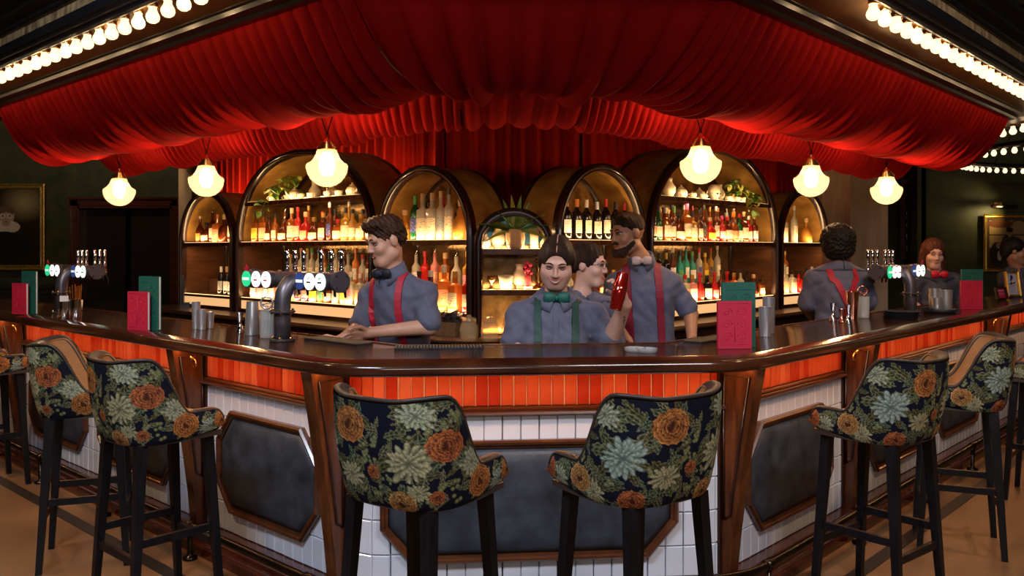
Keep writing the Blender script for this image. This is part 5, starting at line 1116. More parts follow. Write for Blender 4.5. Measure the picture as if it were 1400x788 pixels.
MB().box((0, 0, .20), (.24, .03, .30)).build('screen_case', 'black_gloss', o); MB().box((0, .02, .03), (.12, .10, .06)).build('stand', 'black_gloss', o); MB().box((0, -.0165, .20), (.22, .004, .27)).build('display', 'gunmetal', o)
p = BP('R', 1.0, -0.2); glassy('tumbler_glass', (.8, .72, .55), .35); 
for k in range(3):
    p = BP('R', 0.9+.11*k, -0.18); o = MB().lathe([(0.0, 0.0), (.034, 0), (.037, .01), (.040, .10), (.038, .10), (.034, .012), (0, .012)], 16, cap=False).build('tumbler', 'tumbler_glass', None, smooth=True, angle=.7); o.location = (p[0], p[1], .8935); tag(o, '%s cut-glass tumbler from left on the back counter by the bearded bartender' % ORD[k], 'glass', 'tumblers on the back counter')
# ------------------------------------------------------------------ walls: pictures, board, picture light, ring light
def portrait(x, z):
    n = np.random.RandomState(3); c = np.tile(np.array([.020, .012, .006]), (x.size, 1)); d = np.hypot((x-.25)/.42, (z-.82)/.28); g = np.clip(1-d, 0, 1)**1.2; c += g[:, None]*np.array([.26, .19, .085])
    c[blob(x, z, -.03, .64, .13, .115)] = (.32, .20, .12); c[blob(x, z, -.03, .71, .135, .07) & (z > .70-.5*np.abs(x+.03))] = (.10, .06, .03); c[blob(x, z, -.03, .50, .22, .085)] = (.46, .36, .26)
    c[blob(x, z, -.05, .24, .42, .20)] = (.012, .010, .010); c[blob(x, z, -.03, .555, .07, .045)] = (.30, .18, .11)
    for sg in (-1, 1): a = np.hypot(x+.03-sg*.055, (z-.645)*1.25); c[(a < .040) & (a > .031)] = (.55, .50, .42); c[(a < .010)] = (.03, .02, .02)
    c[(np.abs(z-.575) < .006) & (np.abs(x+.03) < .022)] = (.24, .07, .05); return c*(0.9+.2*n.rand(x.size))[:, None]
x, Y = (60-700)*11.9/F_PX, 11.93; h = (372-253)*11.9/F_PX; w = 1.02; picture('framed_portrait', 'gilt-framed old portrait of a sitter in spectacles on the green left wall', 'painting', (x-w/2, Y, EYE-(370-HOR)*11.9/F_PX), 0, w, h, .075, 'gold_frame', portrait, 0, False, 110)
def couple(x, z):
    n = np.random.RandomState(4); c = np.tile(np.array([.30, .19, .09]), (x.size, 1)); c[z < .40] = (.05, .03, .015); c[(np.abs(x) > .44) | (z > .95)] = (.07, .04, .02)
    for cx in (-.25, .25): a = np.hypot((x-cx)/.24, (z-.70)/.26); c[(np.abs(a-1) < .07) & (z > .6)] = (.07, .04, .02)
    c[(np.abs(x) < .012) & (z > .4)] = (.08, .045, .02); c[(np.abs(z-.66) < .010)] = (.08, .045, .02); c[blob(x, z, -.18, .88, .3, .08)] = (.12, .04, .02)
    c[blob(x, z, .02, .40, .20, .28)] = (.03, .02, .015); c[blob(x, z, .05, .46, .07, .17)] = (.50, .40, .26); c[blob(x, z, .04, .70, .07, .075)] = (.28, .15, .08); c[blob(x, z, .04, .76, .08, .05)] = (.02, .012, .01)
    c[blob(x, z, -.25, .28, .18, .24)] = (.025, .016, .01); c[blob(x, z, -.22, .45, .06, .06)] = (.26, .14, .08); c[blob(x, z, -.2, .25, .05, .10)] = (.42, .32, .2); return c*(0.9+.2*n.rand(x.size))[:, None]
Yw = 11.55; x0, x1 = (1344-700)*Yw/F_PX, (1412-700)*Yw/F_PX; z0, z1 = EYE-(372-HOR)*Yw/F_PX, EYE+(HOR-293)*Yw/F_PX
picture('framed_painting', 'gilt-framed figure painting under a picture light on the right wall', 'painting', ((x0+x1)/2, Yw, z0), 0, x1-x0, z1-z0, .05, 'gold_frame', couple, 0, False, 90)
pl = thing('picture_light', 'brass picture light glowing above the right-hand painting', 'lamp', (dep(1365, 280, Yw)[0], Yw+.02, dep(1365, 283, Yw)[2]))
MB().box((0, 0, .03), (.10, .03, .06)).build('wall_plate', 'brass', pl); MB().tube([(0, 0, .05), (0, -.12, .06), (0, -.16, .0)], .008, 8).build('arm', 'brass', pl); MB().tube([(-.17, -.16, 0), (.17, -.16, 0)], .022, 12).build('shade', 'rail_metal', pl)
lo = spot('picture_glow', (pl.location[0]-.05, Yw-.20, pl.location[2]-.02), (pl.location[0]-.3, Yw+.2, pl.location[2]-.1), 2.4, 9, (1, .78, .30), .03)
x0, x1 = (1296-700)*11.6/F_PX, (1310-700)*11.6/F_PX
picture('small_framed_print', 'narrow gilt-framed print beside the corner of the right wall', 'painting', ((x0+x1)/2-.05, 11.93, EYE+(HOR-310)*11.6/F_PX), 0.0, .17, (310-274)*11.6/F_PX, .03, 'gold_frame', couple, 0, False, 40)
def board(x, z):
    c = np.tile(np.array([.008, .016, .018]), (x.size, 1)); n = np.random.RandomState(8)
    for k in range(6):
        zc = .90-.155*k; L_ = .30 if k else .16; c[(np.abs(z-zc) < .022) & (np.abs(x+.06) < L_) & (np.sin(x*70+k*3) > -.55)] = (.50, .60, .68)
        c[(np.abs(z-zc+.05) < .010) & (x > -.36) & (x < .02) & (np.sin(x*120+k*5) > -.3)] = (.42, .45, .46)
    return c
Yb = 11.9; x0, x1 = (1236-700)*Yb/F_PX, (1255-700)*Yb/F_PX; z1 = EYE+(HOR-252)*Yb/F_PX; z0 = EYE-(350-HOR)*Yb/F_PX
mb_ = thing('menu_board', 'tall narrow chalk menu board beside the concrete pier', 'menu board', ((x0+x1)/2, Yb, z0)); w_, h_ = x1-x0, z1-z0
painted_panel('board_face', w_, h_, 40, 200, board, mb_, (0, -.01, 0)); mb = MB()
for sg in (-1, 1): mb.box((sg*(w_/2+.03), -.01, h_/2), (.06, .04, h_+.1))
mb.box((0, -.01, h_+.03), (w_+.12, .05, .06)); mb.build('board_frame', 'plinth_wood', mb_)
# wheel chandelier of bulbs far right
rc = (6.55, 8.9, 2.52); ch_ = thing('ring_chandelier', 'large black ring chandelier of small bulbs at the far right', 'chandelier', rc); R_ = 1.75
MB().tube([(R_*math.cos(t), R_*math.sin(t), 0.03) for t in [2*PI*k/64 for k in range(64)]], .03, 8, closed=True).build('ring', 'black_gloss', ch_, smooth=True)
for k in range(4): t = k*PI/2+.4; MB().tube([(R_*math.cos(t), R_*math.sin(t), .05), (R_*.3*math.cos(t), R_*.3*math.sin(t), 1.8)], .006, 6).build('chain', 'rail_metal', ch_)
sb = proto(MB().lathe([(0, -.05), (.018, -.045), (.028, -.022), (.022, .0), (.012, .012)], 8, cap=False), 'bulb_glow', smooth=True)
for k in range(84): t = 2*PI*k/84; use_mesh('bulb', sb, ch_, (R_*math.cos(t), R_*math.sin(t), -.01))
# ------------------------------------------------------------------ people: signed-distance bodies turned into one skin each
import openvdb as vdb
class SDF:
    """smooth union of tapered limbs and ellipsoids, sampled on a grid"""
    def __init__(s): s.ops = []
    def cone(s, a, b, ra, rb, k=0.03, flat=None): s.ops.append(('c', np.array(a, float), np.array(b, float), ra, rb, k, flat)); return s
    def ell(s, c, r, k=0.03, M=None, sub=False): s.ops.append(('e', np.array(c, float), np.array(r, float), M, sub, k, None)); return s
    def dist(s, op, P):
        if op[0] == 'c':
            _, a, b, ra, rb, k, flat = op; d = b-a; q = P-a; h = np.clip((q @ d)/(d @ d+1e-9), 0, 1); v = q-h[..., None]*d
            if flat is not None: v = v + (v @ flat[0])[..., None]*flat[0]*(1/flat[1]-1)
            return np.sqrt((v*v).sum(-1))-(ra+(rb-ra)*h)
        _, c, r, M, sub, k, _f = op; q = P-c
        if M is not None: q = q @ M
        w = q/r; n = np.sqrt((w*w).sum(-1)); g = np.sqrt(((q/(r*r))**2).sum(-1)); return np.where(g > 1e-6, n*(n-1)/(g+1e-9), -r.min())
    def box(s, op):
        if op[0] == 'c': R = max(op[3], op[4]); R = R*(max(1, op[6][1]) if op[6] else 1); return np.minimum(op[1], op[2])-R, np.maximum(op[1], op[2])+R
        R = op[2].max() if op[3] is not None else op[2]; return op[1]-R, op[1]+R
    def blend(s, D, d, op):
        k = op[5]
        if op[0] == 'e' and op[4]: h = np.clip(0.5-0.5*(D+d)/k, 0, 1); return D*(1-h)-d*h+k*h*(1-h)
        h = np.clip(0.5+0.5*(d-D)/k, 0, 1); return d*(1-h)+D*h-k*h*(1-h)
    def at(s, P):
        P = np.atleast_2d(np.array(P, float)); D = np.full(len(P), 0.3)
        for op in s.ops: D = s.blend(D, s.dist(op, P), op)
        return D
    def mesh(s, vox, noise=None):
        bx = [s.box(o) for o in s.ops if not (o[0] == 'e' and o[4])]; lo = np.min([b[0] for b in bx], 0)-0.04; hi = np.max([b[1] for b in bx], 0)+0.04
        n = np.ceil((hi-lo)/vox).astype(int)+1; D = np.full(n, 0.06, np.float32); ax = [lo[i]+vox*np.arange(n[i]) for i in range(3)]
        for op in s.ops:
            a, b = s.box(op); m = 0.02+op[5]; i0 = np.clip(((a-m-lo)/vox).astype(int), 0, n-1); i1 = np.clip(((b+m-lo)/vox).astype(int)+2, 1, n)
            sl = tuple(slice(i0[i], i1[i]) for i in range(3)); X, Y, Z = np.meshgrid(*[ax[i][sl[i]] for i in range(3)], indexing='ij')
            if X.size == 0: continue
            P = np.stack([X, Y, Z], -1); D[sl] = np.clip(s.blend(D[sl], s.dist(op, P), op), -0.06, 0.06)
        if noise is not None:
            X, Y, Z = np.meshgrid(*ax, indexing='ij'); D = D + noise(X, Y, Z).astype(np.float32)
        g = vdb.FloatGrid(0.06); g.copyFromArray(D.astype(np.float32)); pts, tri, quad = g.convertToPolygons(0.0, 0.0)
        me = bpy.data.meshes.new('skin'); me.from_pydata((pts*vox+lo).tolist(), [], [tuple(q) for q in quad.tolist()]+[tuple(q) for q in tri.tolist()]); me.update()
        return me
def unit(v): v = np.array(v, float); return v/np.linalg.norm(v)
def hit(f, p, d, far=0.5):
    """walk from p along d to the surface of f"""
    p = np.array(p, float); d = unit(d)
    for _ in range(60):
        e = float(f.at(p)[0])
        if e < 0.0008: break
        p = p+d*max(e*0.8, 0.0008)
    return p
for nm, c in (('skin_fair', (0.62, 0.34, 0.25)), ('skin_warm', (0.56, 0.29, 0.19)), ('skin_tan', (0.36, 0.17, 0.10)), ('skin_dark', (0.16, 0.07, 0.04))):
    mat(nm, c, 0.45, var=0.06, scale=30); MATS[nm].node_tree.nodes['Principled BSDF'].inputs['Subsurface Weight'].default_value = 0.08; MATS[nm].node_tree.nodes['Principled BSDF'].inputs['Subsurface Radius'].default_value = (0.02, 0.006, 0.003)
mat('shirt_slate', (0.098, 0.098, 0.145), 0.75, var=0.12, scale=40, bump=0.35, bscale=18, sheen=0.2); mat('shirt_dark', (0.055, 0.055, 0.080), 0.8, var=0.12, scale=40, bump=0.3, bscale=18); mat('trouser_black', (0.008, 0.008, 0.010), 0.8, var=0.2)
mat('hair_brown', (0.030, 0.014, 0.008), 0.42, var=0.5, scale=14, bump=0.8, bscale=90, stretch=(6, 6, 1), spec=0.2); mat('hair_chest', (0.045, 0.019, 0.009), 0.45, var=0.5, scale=20, bump=0.9, bscale=80, spec=0.2); mat('hair_black', (0.010, 0.007, 0.006), 0.5, var=0.4, scale=30, bump=1.0, bscale=60, spec=0.2); mat('hair_red', (0.085, 0.025, 0.012), 0.45, var=0.4, scale=20, bump=0.8, bscale=80, spec=0.2)
mat('brace_red', (0.42, 0.012, 0.030), 0.6, var=0.1); mat('brace_green', (0.008, 0.045, 0.030), 0.6, var=0.1); mat('bow_green', (0.008, 0.095, 0.070), 0.55, var=0.15, scale=30); mat('bow_navy', (0.008, 0.010, 0.020), 0.6); mat('bow_red', (0.55, 0.01, 0.025), 0.6)
mat('lip', (0.50, 0.12, 0.10), 0.35); mat('tooth', (0.80, 0.76, 0.70), 0.25); mat('eye_white', (0.50, 0.46, 0.44), 0.35); mat('iris', (0.03, 0.018, 0.012), 0.15); mat('lash', (0.012, 0.008, 0.007), 0.6); mat('shaker_red', (0.45, 0.015, 0.008), 0.12, 0.7, coat=0.8); mat('button', (0.03, 0.03, 0.05), 0.4); mat('tattoo', (0.02, 0.022, 0.03), 0.6)

def frame(fwd, up=(0, 0, 1)):
    """columns: right, forward, up"""
    f = unit(fwd); u = np.array(up, float); r = unit(np.cross(f, u)); return np.column_stack([r, f, np.cross(r, f)])
def add_head(B, c, M, s=1.0, wide=1.0, male=False, full=0.0):
    T = lambda x, y, z: c + M @ (np.array([x*wide, y, z])*s)
    B.ell(T(0, -.018, .028), np.array([.074*wide, .094, .086])*s, .02, M); B.ell(T(0, .022, -.045), np.array([.058*wide, .066, .070])*s, .03, M)
    B.cone(T(-.018, .062, -.098), T(.018, .062, -.098), .022*s, .022*s, .03)
    if male: B.cone(T(-.048, .0, -.07), T(-.018, .058, -.10), .026*s, .020*s, .025); B.cone(T(.048, .0, -.07), T(.018, .058, -.10), .026*s, .020*s, .025)
    if full: B.ell(T(0, .030, -.052), np.array([.066*wide+full, .058, .062])*s, .03, M)
    for sg in (-1, 1):
        B.ell(T(sg*.036, .058, -.030), np.array([.026, .022, .024])*s, .02, M); B.ell(T(sg*.031, .094, .006), np.array([.017, .014, .011])*s, .010, M, True)
        B.ell(T(sg*.075, -.012, -.008), np.array([.010, .020, .030])*s, .008, M)
    B.cone(T(-.036, .076, .022), T(.036, .076, .022), .012*s, .012*s, .015); B.cone(T(0, .084, .010), T(0, .101, -.028), .0075*s, .0105*s, .010)
    for sg in (-1, 1): B.ell(T(sg*.011, .094, -.031), np.array([.008, .010, .007])*s, .006, M)
    return T
def add_hand(B, wrist, d, palm_n, thumb_side, curl, s=1.0, spread=0.10, thumb_curl=0.5):
    """d: towards the knuckles; palm_n: out of the palm; thumb_side: towards the thumb"""
    d, n = unit(d), unit(palm_n); t = unit(np.array(thumb_side, float)-d*np.dot(thumb_side, d)); kn = wrist+d*.088*s
    B.cone(wrist, wrist+d*.025*s, .026*s, .024*s, .015)
    for q in (-.026, -.009, .009, .026): B.cone(wrist+d*.022*s+t*q*.7*s, kn+t*q*s, .0135*s, .0115*s, .010)
    for j, (q, L_) in enumerate(((.028, .040), (.010, .045), (-.009, .042), (-.027, .033))):
        p = kn+t*q*s; a = curl[j] if hasattr(curl, '__len__') else curl; ang = 0.3*a; dr_ = unit(d+t*(q*spread*20))
        for m, r0 in enumerate((.0098, .0088, .0078)):
            dirv = unit(dr_*math.cos(ang)+n*math.sin(ang)); e = p+dirv*L_*(1, .68, .55)[m]*s; B.cone(p, e, r0*s, r0*.9*s, .004); p = e; ang += a
    p = wrist+d*.022*s+t*.024*s
    for m, (L_, r0) in enumerate(((.040, .0135), (.034, .0108), (.028, .0095))):
        dirv = unit(t*(1-.32*m*thumb_curl*2)+d*(.75+.25*m)+n*thumb_curl*(.5+.6*m)); e = p+dirv*L_*s; B.cone(p, e, r0*s, r0*.92*s, .006); p = e
def ribbon(f, pts, w, t, side):
    """strap lying on the surface; pts are surface points, side the width direction"""
    top, rows = [], []
    P = [np.array(p) for p in pts]
    for i, p in enumerate(P):
        d = unit(P[min(i+1, len(P)-1)]-P[max(i-1, 0)]); e = 1e-3; g = np.array([float(f.at(p+e*np.eye(3)[k])[0]-f.at(p-e*np.eye(3)[k])[0]) for k in range(3)]); n = unit(g+1e-9); x = unit(np.cross(d, n))
        rows.append([tuple(p+x*w/2-n*.004), tuple(p+x*w/2+n*(t+.004)), tuple(p-x*w/2+n*(t+.004)), tuple(p-x*w/2-n*.004)])
    mb = MB().grid(rows, closed_u=True); mb.f.append((0, 1, 2, 3)); k = len(rows)-1; mb.f.append((4*k+3, 4*k+2, 4*k+1, 4*k)); return mb
def bow_tie(o, c, M, m, s=1.0):
    for sg in (-1, 1):
        rows = []
        for i in range(7):
            t = i/6; hgt = (.008+.019*math.sin(PI*min(1, t*.75+.08))**.8)*s; x = sg*t*.058*s; th = (.006+.009*math.sin(PI*t))*s
            rows.append([tuple(c+M @ np.array([x, th*math.cos(a)+.004, hgt*math.sin(a)*(1+.12*math.cos(3*a))])) for a in [2*PI*k/14 for k in range(14)]])
        mb = MB().grid(rows, closed_u=True); mb.f.append(tuple(range(14))); mb.f.append(tuple(range(84, 98))[::-1]); mb.build('bow_loop', m, o, smooth=True)
    MB().lathe([(0, -.012*s), (.009*s, -.010*s), (.010*s, 0), (.009*s, .010*s), (0, .012*s)], 10, tuple(c+M @ np.array([0, .010, 0])), False).build('bow_knot', m, o, smooth=True)
def person(label, J, head_c, head_f, head_up=(0, 0, 1), skin='skin_fair', shirt='shirt_slate', vox=0.006, girth=1.0, male=True, hscale=1.0, hands={}, short=0.62, legs=True, bust=0.0, arm_r=1.0, wide=None, full=0.0):
    """J: joints hip, chest, neck, shl, elbl, wrl, shr, elbr, wrr (left/right are the person's own)"""
    J = {k: np.array(v, float) for k, v in J.items()}; hc = np.array(head_c, float); HM = frame(head_f, head_up)
    base = (J['hip'][0], J['hip'][1], 0.0); o = thing('person', label, 'person', base); O = np.array(base)
    for k in J: J[k] = J[k]-O
    hc = hc-O; right = unit(J['shr']-J['shl']); upv = unit(J['neck']-J['hip']); fw = unit(np.cross(upv, right)); TM = np.column_stack([right, fw, upv]); g = girth
    def torso(S, e):
        S.ell(J['hip'], np.array([.165*g+e, .118*g+e, .13+e]), .05, TM); mid = (J['hip']+J['chest'])/2; S.ell(mid, np.array([.148*g+e, .108*g+e, .17+e]), .06, TM)
        S.ell(J['chest'], np.array([.155*g+e, .112*g+e, .165+e]), .05, TM)
        if bust: 
            for sg in (-1, 1): S.ell(J['chest']+TM @ np.array([sg*.075*g, .085*g, -.06]), np.array([.075, .060, .07])*bust+e, .05, TM)
        top = J['neck']-upv*.050
        for sh in ('shl', 'shr'): S.cone(top, J[sh]-upv*.012, .040+e, .050*arm_r+e, .045)
        S.cone(top-upv*.03, J['neck']-upv*.012, .066+e, .056+e*.4, .025)
    def arm(S, k, e, part=1.0):
        a, b, c = J['sh'+k], J['elb'+k], J['wr'+k]; S.cone(a-upv*.014, a+(b-a)*min(1, part/.62 if part < .62 else 1), (.051*arm_r+e), (.045*arm_r+e), .035)
        if part > .62: q = (part-.62)/.38; S.cone(b, b+(c-b)*q, .044*arm_r+e, (.044+(.028-.044)*q)*arm_r+e, .02)
    B = SDF(); torso(B, -.006); 
    for k in 'lr': arm(B, k, 0.0)
    B.cone(J['neck']-upv*.03, hc+HM @ np.array([0, -.02, -.06]), .058*(1.05 if male else .95), .052*(1.05 if male else .95), .03)
    hip = J['hip']; LG = {}
    if legs:
        for k, sg in (('l', -1), ('r', 1)):
            h0 = hip+right*sg*.085*g+np.array([0, 0, -.05]); kn = np.array([h0[0]*1.05+fw[0]*.03, h0[1]+fw[1]*.03, hip[2]*.52]); an = np.array([kn[0]-fw[0]*.03, kn[1]-fw[1]*.03, .085]); fwf = unit([fw[0], fw[1], 0])
            LG[k] = (h0, kn, an); B.cone(h0, kn, .082*g, .056, .05); B.cone(kn, an, .055, .040, .03); B.cone(an-np.array([0, 0, .045]), an+fwf*.14-np.array([0, 0, .055]), .040, .030, .02)
    T = add_head(B, hc, HM, hscale, wide or (1.0 if male else .97), male, full)
    for k, (d, n, t, cu, th) in hands.items(): add_hand(B, J['wr'+k], d, n, t, cu, 1.0 if male else .92, thumb_curl=th)
    for k in 'lr':
        if k not in hands: d = unit(J['wr'+k]-J['elb'+k]); n_ = -right if k == 'r' else right; add_hand(B, J['wr'+k], d, n_, fw, .35)
    mobj('body', B.mesh(vox), skin, o, smooth=True)
    S = SDF(); torso(S, .010)
    for k in 'lr': arm(S, k, .012, short)
    # rolled cuffs
    for k in 'lr':
        a, b = J['sh'+k], J['elb'+k]
        if short <= .62: e = a+(b-a)*short/.62; S.cone(e-unit(b-a)*.05, e, .060*arm_r, .064*arm_r, .012)
    cut = hc+HM @ np.array([0, .03, -.06])
    wr = lambda X, Y, Z: .0035*np.sin(X*38+4*np.sin(Z*17)+Y*21)*np.sin(Z*31+Y*13+3*np.sin(X*12))+.002*np.sin(X*70+Z*55)
    mobj('shirt', S.mesh(vox, wr), shirt, o, smooth=True)
    # collar: two points standing round the neck
    NM = TM; cpos = J['neck']
    for sg in (-1, 1):
        rows = []
        for i in range(11):
            t_ = i/10; a = math.radians(178-172*t_)*sg; out_ = NM @ np.array([math.sin(a), math.cos(a), 0]); p = cpos+NM @ np.array([math.sin(a)*.066, math.cos(a)*.066, -.006])
            hgt = .044-.036*t_**1.5; tip = cpos+NM @ np.array([math.sin(a)*(.085+.02*t_), math.cos(a)*.09, 0])-upv*(.022+.055*t_**2.2)+NM @ np.array([sg*.022*t_**2, .016*t_, 0])
            q = hit(S, tip+out_*.15, -out_)+out_*.007
            rows.append([tuple(p-out_*.004+upv*hgt*.2), tuple(p+upv*hgt), tuple(p+out_*.008+upv*(hgt-.001)), tuple((p+out_*.012+upv*hgt*.4)*.45+q*.55+out_*.003), tuple(q), tuple(q-out_*.006)])
        MB().grid(rows).build('collar', shirt, o, smooth=True)
    if legs:
        Tt = SDF(); Tt.ell(hip+np.array([0, 0, -.03]), np.array([.175*g, .130*g, .115]), .04, TM)
        for k in LG: h0, kn, an = LG[k]; Tt.cone(h0, kn, .094*g, .070, .05); Tt.cone(kn, an, .069, .060, .03)
        mobj('trousers', Tt.mesh(max(vox, .009)), 'trouser_black', o, smooth=True)
        for k in LG: h0, kn, an = LG[k]; f_ = unit([fw[0], fw[1], 0]); Q = SDF(); Q.cone(an-np.array([0, 0, .040]), an+f_*.15-np.array([0, 0, .050]), .045, .034, .02); mobj('shoe', Q.mesh(.01), 'black_gloss', o, smooth=True)
    return dict(o=o, B=B, S=S, T=T, HM=HM, hc=hc, J=J, TM=TM, fw=fw, up=upv, right=right, O=O, s=hscale)
def face_bits(p, smile=False, shut=False, hair='lash', gaze=0.0, brow_up=0.0):
    """eyes, brows, lips set on the head"""
    o, B, T, HM, s = p['o'], p['B'], p['T'], p['HM'], p['s']; fwd = HM[:, 1]
    on = lambda x, z, lift=0.0: hit(B, T(x, .16, z), -fwd)+fwd*lift
    for sg in (-1, 1):
        mb = MB(); mb.tube([on(sg*x, z+brow_up, .0012) for x, z in ((.012, .024), (.024, .030), (.036, .030), (.048, .023))], [.0022*s, .0034*s, .0030*s, .0012*s], 6); mb.build('eyebrow', hair, o, smooth=True)
        if shut:
            mb = MB(); mb.tube([on(sg*x, z, .0012) for x, z in ((.018, .002), (.026, -.004), (.034, -.005), (.042, -.001), (.046, .003))], [.0010*s, .0020*s, .0022*s, .0018*s, .0008*s], 6); mb.build('eyelash', 'lash', o, smooth=True)
            mb = MB(); mb.tube([on(sg*x, z, .0004) for x, z in ((.018, .008), (.026, .012), (.034, .012), (.043, .007))], .0012*s, 6); mb.build('eyelid_crease', 'hair_chest', o, smooth=True)
        else:
            c = on(sg*.031, .005, -.0065); e = SDF(); e.ell(c, np.array([.0135, .010, .0075])*s, .005, HM); mobj('eye', e.mesh(.0025), 'eye_white', o, smooth=True)
            q = SDF(); q.ell(c+HM @ np.array([gaze*.004, .0065, -.0005])*s, np.array([.0055, .005, .0055])*s, .004, HM); mobj('iris', q.mesh(.002), 'iris', o, smooth=True)
            mb = MB(); mb.tube([on(sg*x, z, .002) for x, z in ((.017, .006), (.024, .0125), (.034, .0135), (.045, .008))], .0016*s, 6); mb.build('eyelash', 'lash', o, smooth=True)
    if smile:
        w = .031; up = lambda x: -.053+.014*(x/w)**2; dn = lambda x: -.0665+.0265*(x/w)**2
        xs = np.linspace(-w, w, 11); rows = [[tuple(on(x, up(x)-.001+(dn(x)-up(x))*t+.001, .0012)) for x in xs] for t in (0, .35, .7, 1.0)]; MB().grid(rows).build('teeth', 'tooth', o, smooth=True)
        MB().tube([on(x, up(x)+.001, .0018) for x in xs], [.0010+.0014*(1-(x/w)**2) for x in xs], 6).build('upper_lip', 'lip', o, smooth=True); MB().tube([on(x, dn(x)-.001, .0018) for x in xs], [.0010+.0024*(1-(x/w)**2) for x in xs], 6).build('lower_lip', 'lip', o, smooth=True)
        for sg in (-1, 1): MB().tube([on(sg*x, z, .0002) for x, z in ((.022, -.028), (.030, -.040), (.034, -.052))], .0010, 5).build('smile_line', 'lip', o, smooth=True)
    else:
        xs = np.linspace(-.021, .021, 9); MB().tube([on(x, -.057+.002*math.cos(x*140), .001) for x in xs], [.001+.0026*(1-(x/.021)**2) for x in xs], 6).build('upper_lip', 'lip', o, smooth=True); MB().tube([on(x, -.064+.004*(x/.021)**2, .001) for x in xs], [.001+.0032*(1-(x/.021)**2) for x in xs], 6).build('lower_lip', 'lip', o, smooth=True)
def braces(p, m, w=.034, xs=.085, back=False, gap=(.10, .02)):
    """straps over the shoulders down the front (or meeting in a Y behind)"""
    o, S, J, TM = p['o'], p['S'], p['J'], p['TM']; sgn = -1 if back else 1; L_ = np.linalg.norm(J['neck']-J['hip'])
    for sg in (-1, 1):
        pts = []
        for i in range(15):
            t = i/14; x = sg*(xs if not back else xs*(1-t)**1.0*1.15*(t < .52)*(1-.9*t) if False else xs)
            if back: x = sg*max(.0, xs*(1.0-t/.5)) if t < .5 else 0.0
            z = -.045-t*(L_-.06)*(1.0); start = J['neck']+TM @ np.array([x, sgn*.4, z]); pts.append(hit(S, start, TM @ np.array([0, -sgn, 0])))
        sh = []
        for i in range(6):
            a = i/5*PI/2; x = sg*xs; start = J['neck']+TM @ np.array([x, sgn*.30*math.cos(a), -.08+.30*math.sin(a)]); sh.append(hit(S, start, (J['neck']+TM @ np.array([x, 0, -.08]))-start))
        pts = sh[::-1]+[q for q in pts if np.linalg.norm(q-sh[0]) > .03 and (q-sh[0]) @ p['up'] < 0]
        ribbon(S, pts, w, .0045, None).build('brace', m, o)
def hair_obj(p, S, vox, m, noise=None): return mobj('hair', S.mesh(vox, noise), m, p['o'], smooth=True)

# --- the smiling bartender in front, shaking a red shaker
wy = 4.30
def w_(px, py, dy=0.0): return np.array(dep(px, py, wy+dy))
J1 = dict(hip=w_(757, 520, .06), chest=w_(757, 452, .02), neck=w_(760, 401, .02), shr=w_(711, 429, .03), elbr=w_(703, 470, -.02), wrr=w_(728, 488, -.14), shl=w_(810, 429, .03), elbl=w_(834, 466, -.06), wrl=w_(855, 417, -.20))
hd = J1['wrl']-J1['elbl']
p1 = person('smiling bartender with centre-parted dark hair, green bow tie and braces, shaking a red shaker', J1, w_(761, 358, -.05), (-.10, -.93, -.42), (.03, -.30, .95), 'skin_fair', 'shirt_slate', .005, 1.10, False, 1.03,
            {'l': (unit(np.array([-.28, -.25, .93])), (-.80, -.55, -.1), (-.35, .25, .5), (.75, .78, .80, .8), .9)}, .58, True, 1.05, 1.08, 1.05, .004)
face_bits(p1, True, True, 'hair_brown')
T, HM = p1['T'], p1['HM']; Hh = SDF()
Hh.ell(T(0, -.018, .032), np.array([.084, .106, .095]), .02, HM); Hh.ell(T(0, -.085, -.02), np.array([.070, .054, .074]), .03, HM); Hh.ell(T(-.076, -.030, -.005), np.array([.014, .046, .048]), .02, HM); Hh.ell(T(.076, -.030, -.005), np.array([.014, .046, .048]), .02, HM)
Hh.ell(T(0, .114, -.040), np.array([.084, .088, .094]), .010, HM, True); Hh.ell(T(0, .122, .022), np.array([.064, .080, .056]), .014, HM, True)
hair_obj(p1, Hh, .004, 'hair_brown')
mb = MB(); mb.tube([hit(Hh, T(0, y, .25), -HM[:, 2]) if y < .02 else hit(Hh, T(0, .2, z_), -HM[:, 1]) for y, z_ in ((-.06, 0), (-.03, 0), (.0, 0), (.018, 0), (.03, .095), (.03, .080))], .0022, 6); mb.build('hair_parting', 'skin_fair', p1['o'], smooth=True)
braces(p1, 'brace_green', .036, .090); bow_tie(p1['o'], p1['J']['neck']+p1['TM'] @ np.array([0, .082, -.012]), p1['TM'], 'bow_green', 1.12)
for k in range(5):
    c = hit(p1['S'], p1['J']['neck']+p1['TM'] @ np.array([0, .4, -.075-.07*k]), -p1['fw']); MB().lathe([(0, -.003), (.006, -.002), (.006, .002), (0, .003)], 10, tuple(c), False).build('shirt_button', 'button', p1['o'], smooth=True)
pk = [hit(p1['S'], p1['J']['neck']+p1['TM'] @ np.array([.004, .4, -.06-.30*t]), -p1['fw']) for t in np.linspace(0, 1, 12)]; ribbon(p1['S'], pk, .026, .002, None).build('button_placket', 'shirt_slate', p1['o'])
q = hit(p1['B'], (p1['J']['elbl']+p1['J']['wrl'])/2+np.array([.03, -.2, .02]), (-.05, 1, 0)); mb = MB()
for k, (a, b) in enumerate((((0, 0), (.004, .018)), ((.004, .018), (.0, .03)), ((-.004, .022), (.006, .026)), ((-.003, .006), (.006, .010)), ((.002, -.010), (.001, .0)))): mb.tube([hit(p1['B'], q+np.array([a[0], -.05, a[1]-.01]), (0, 1, 0)), hit(p1['B'], q+np.array([b[0], -.05, b[1]-.01]), (0, 1, 0))], .0012, 5)
mb.build('wrist_tattoo', 'tattoo', p1['o'])
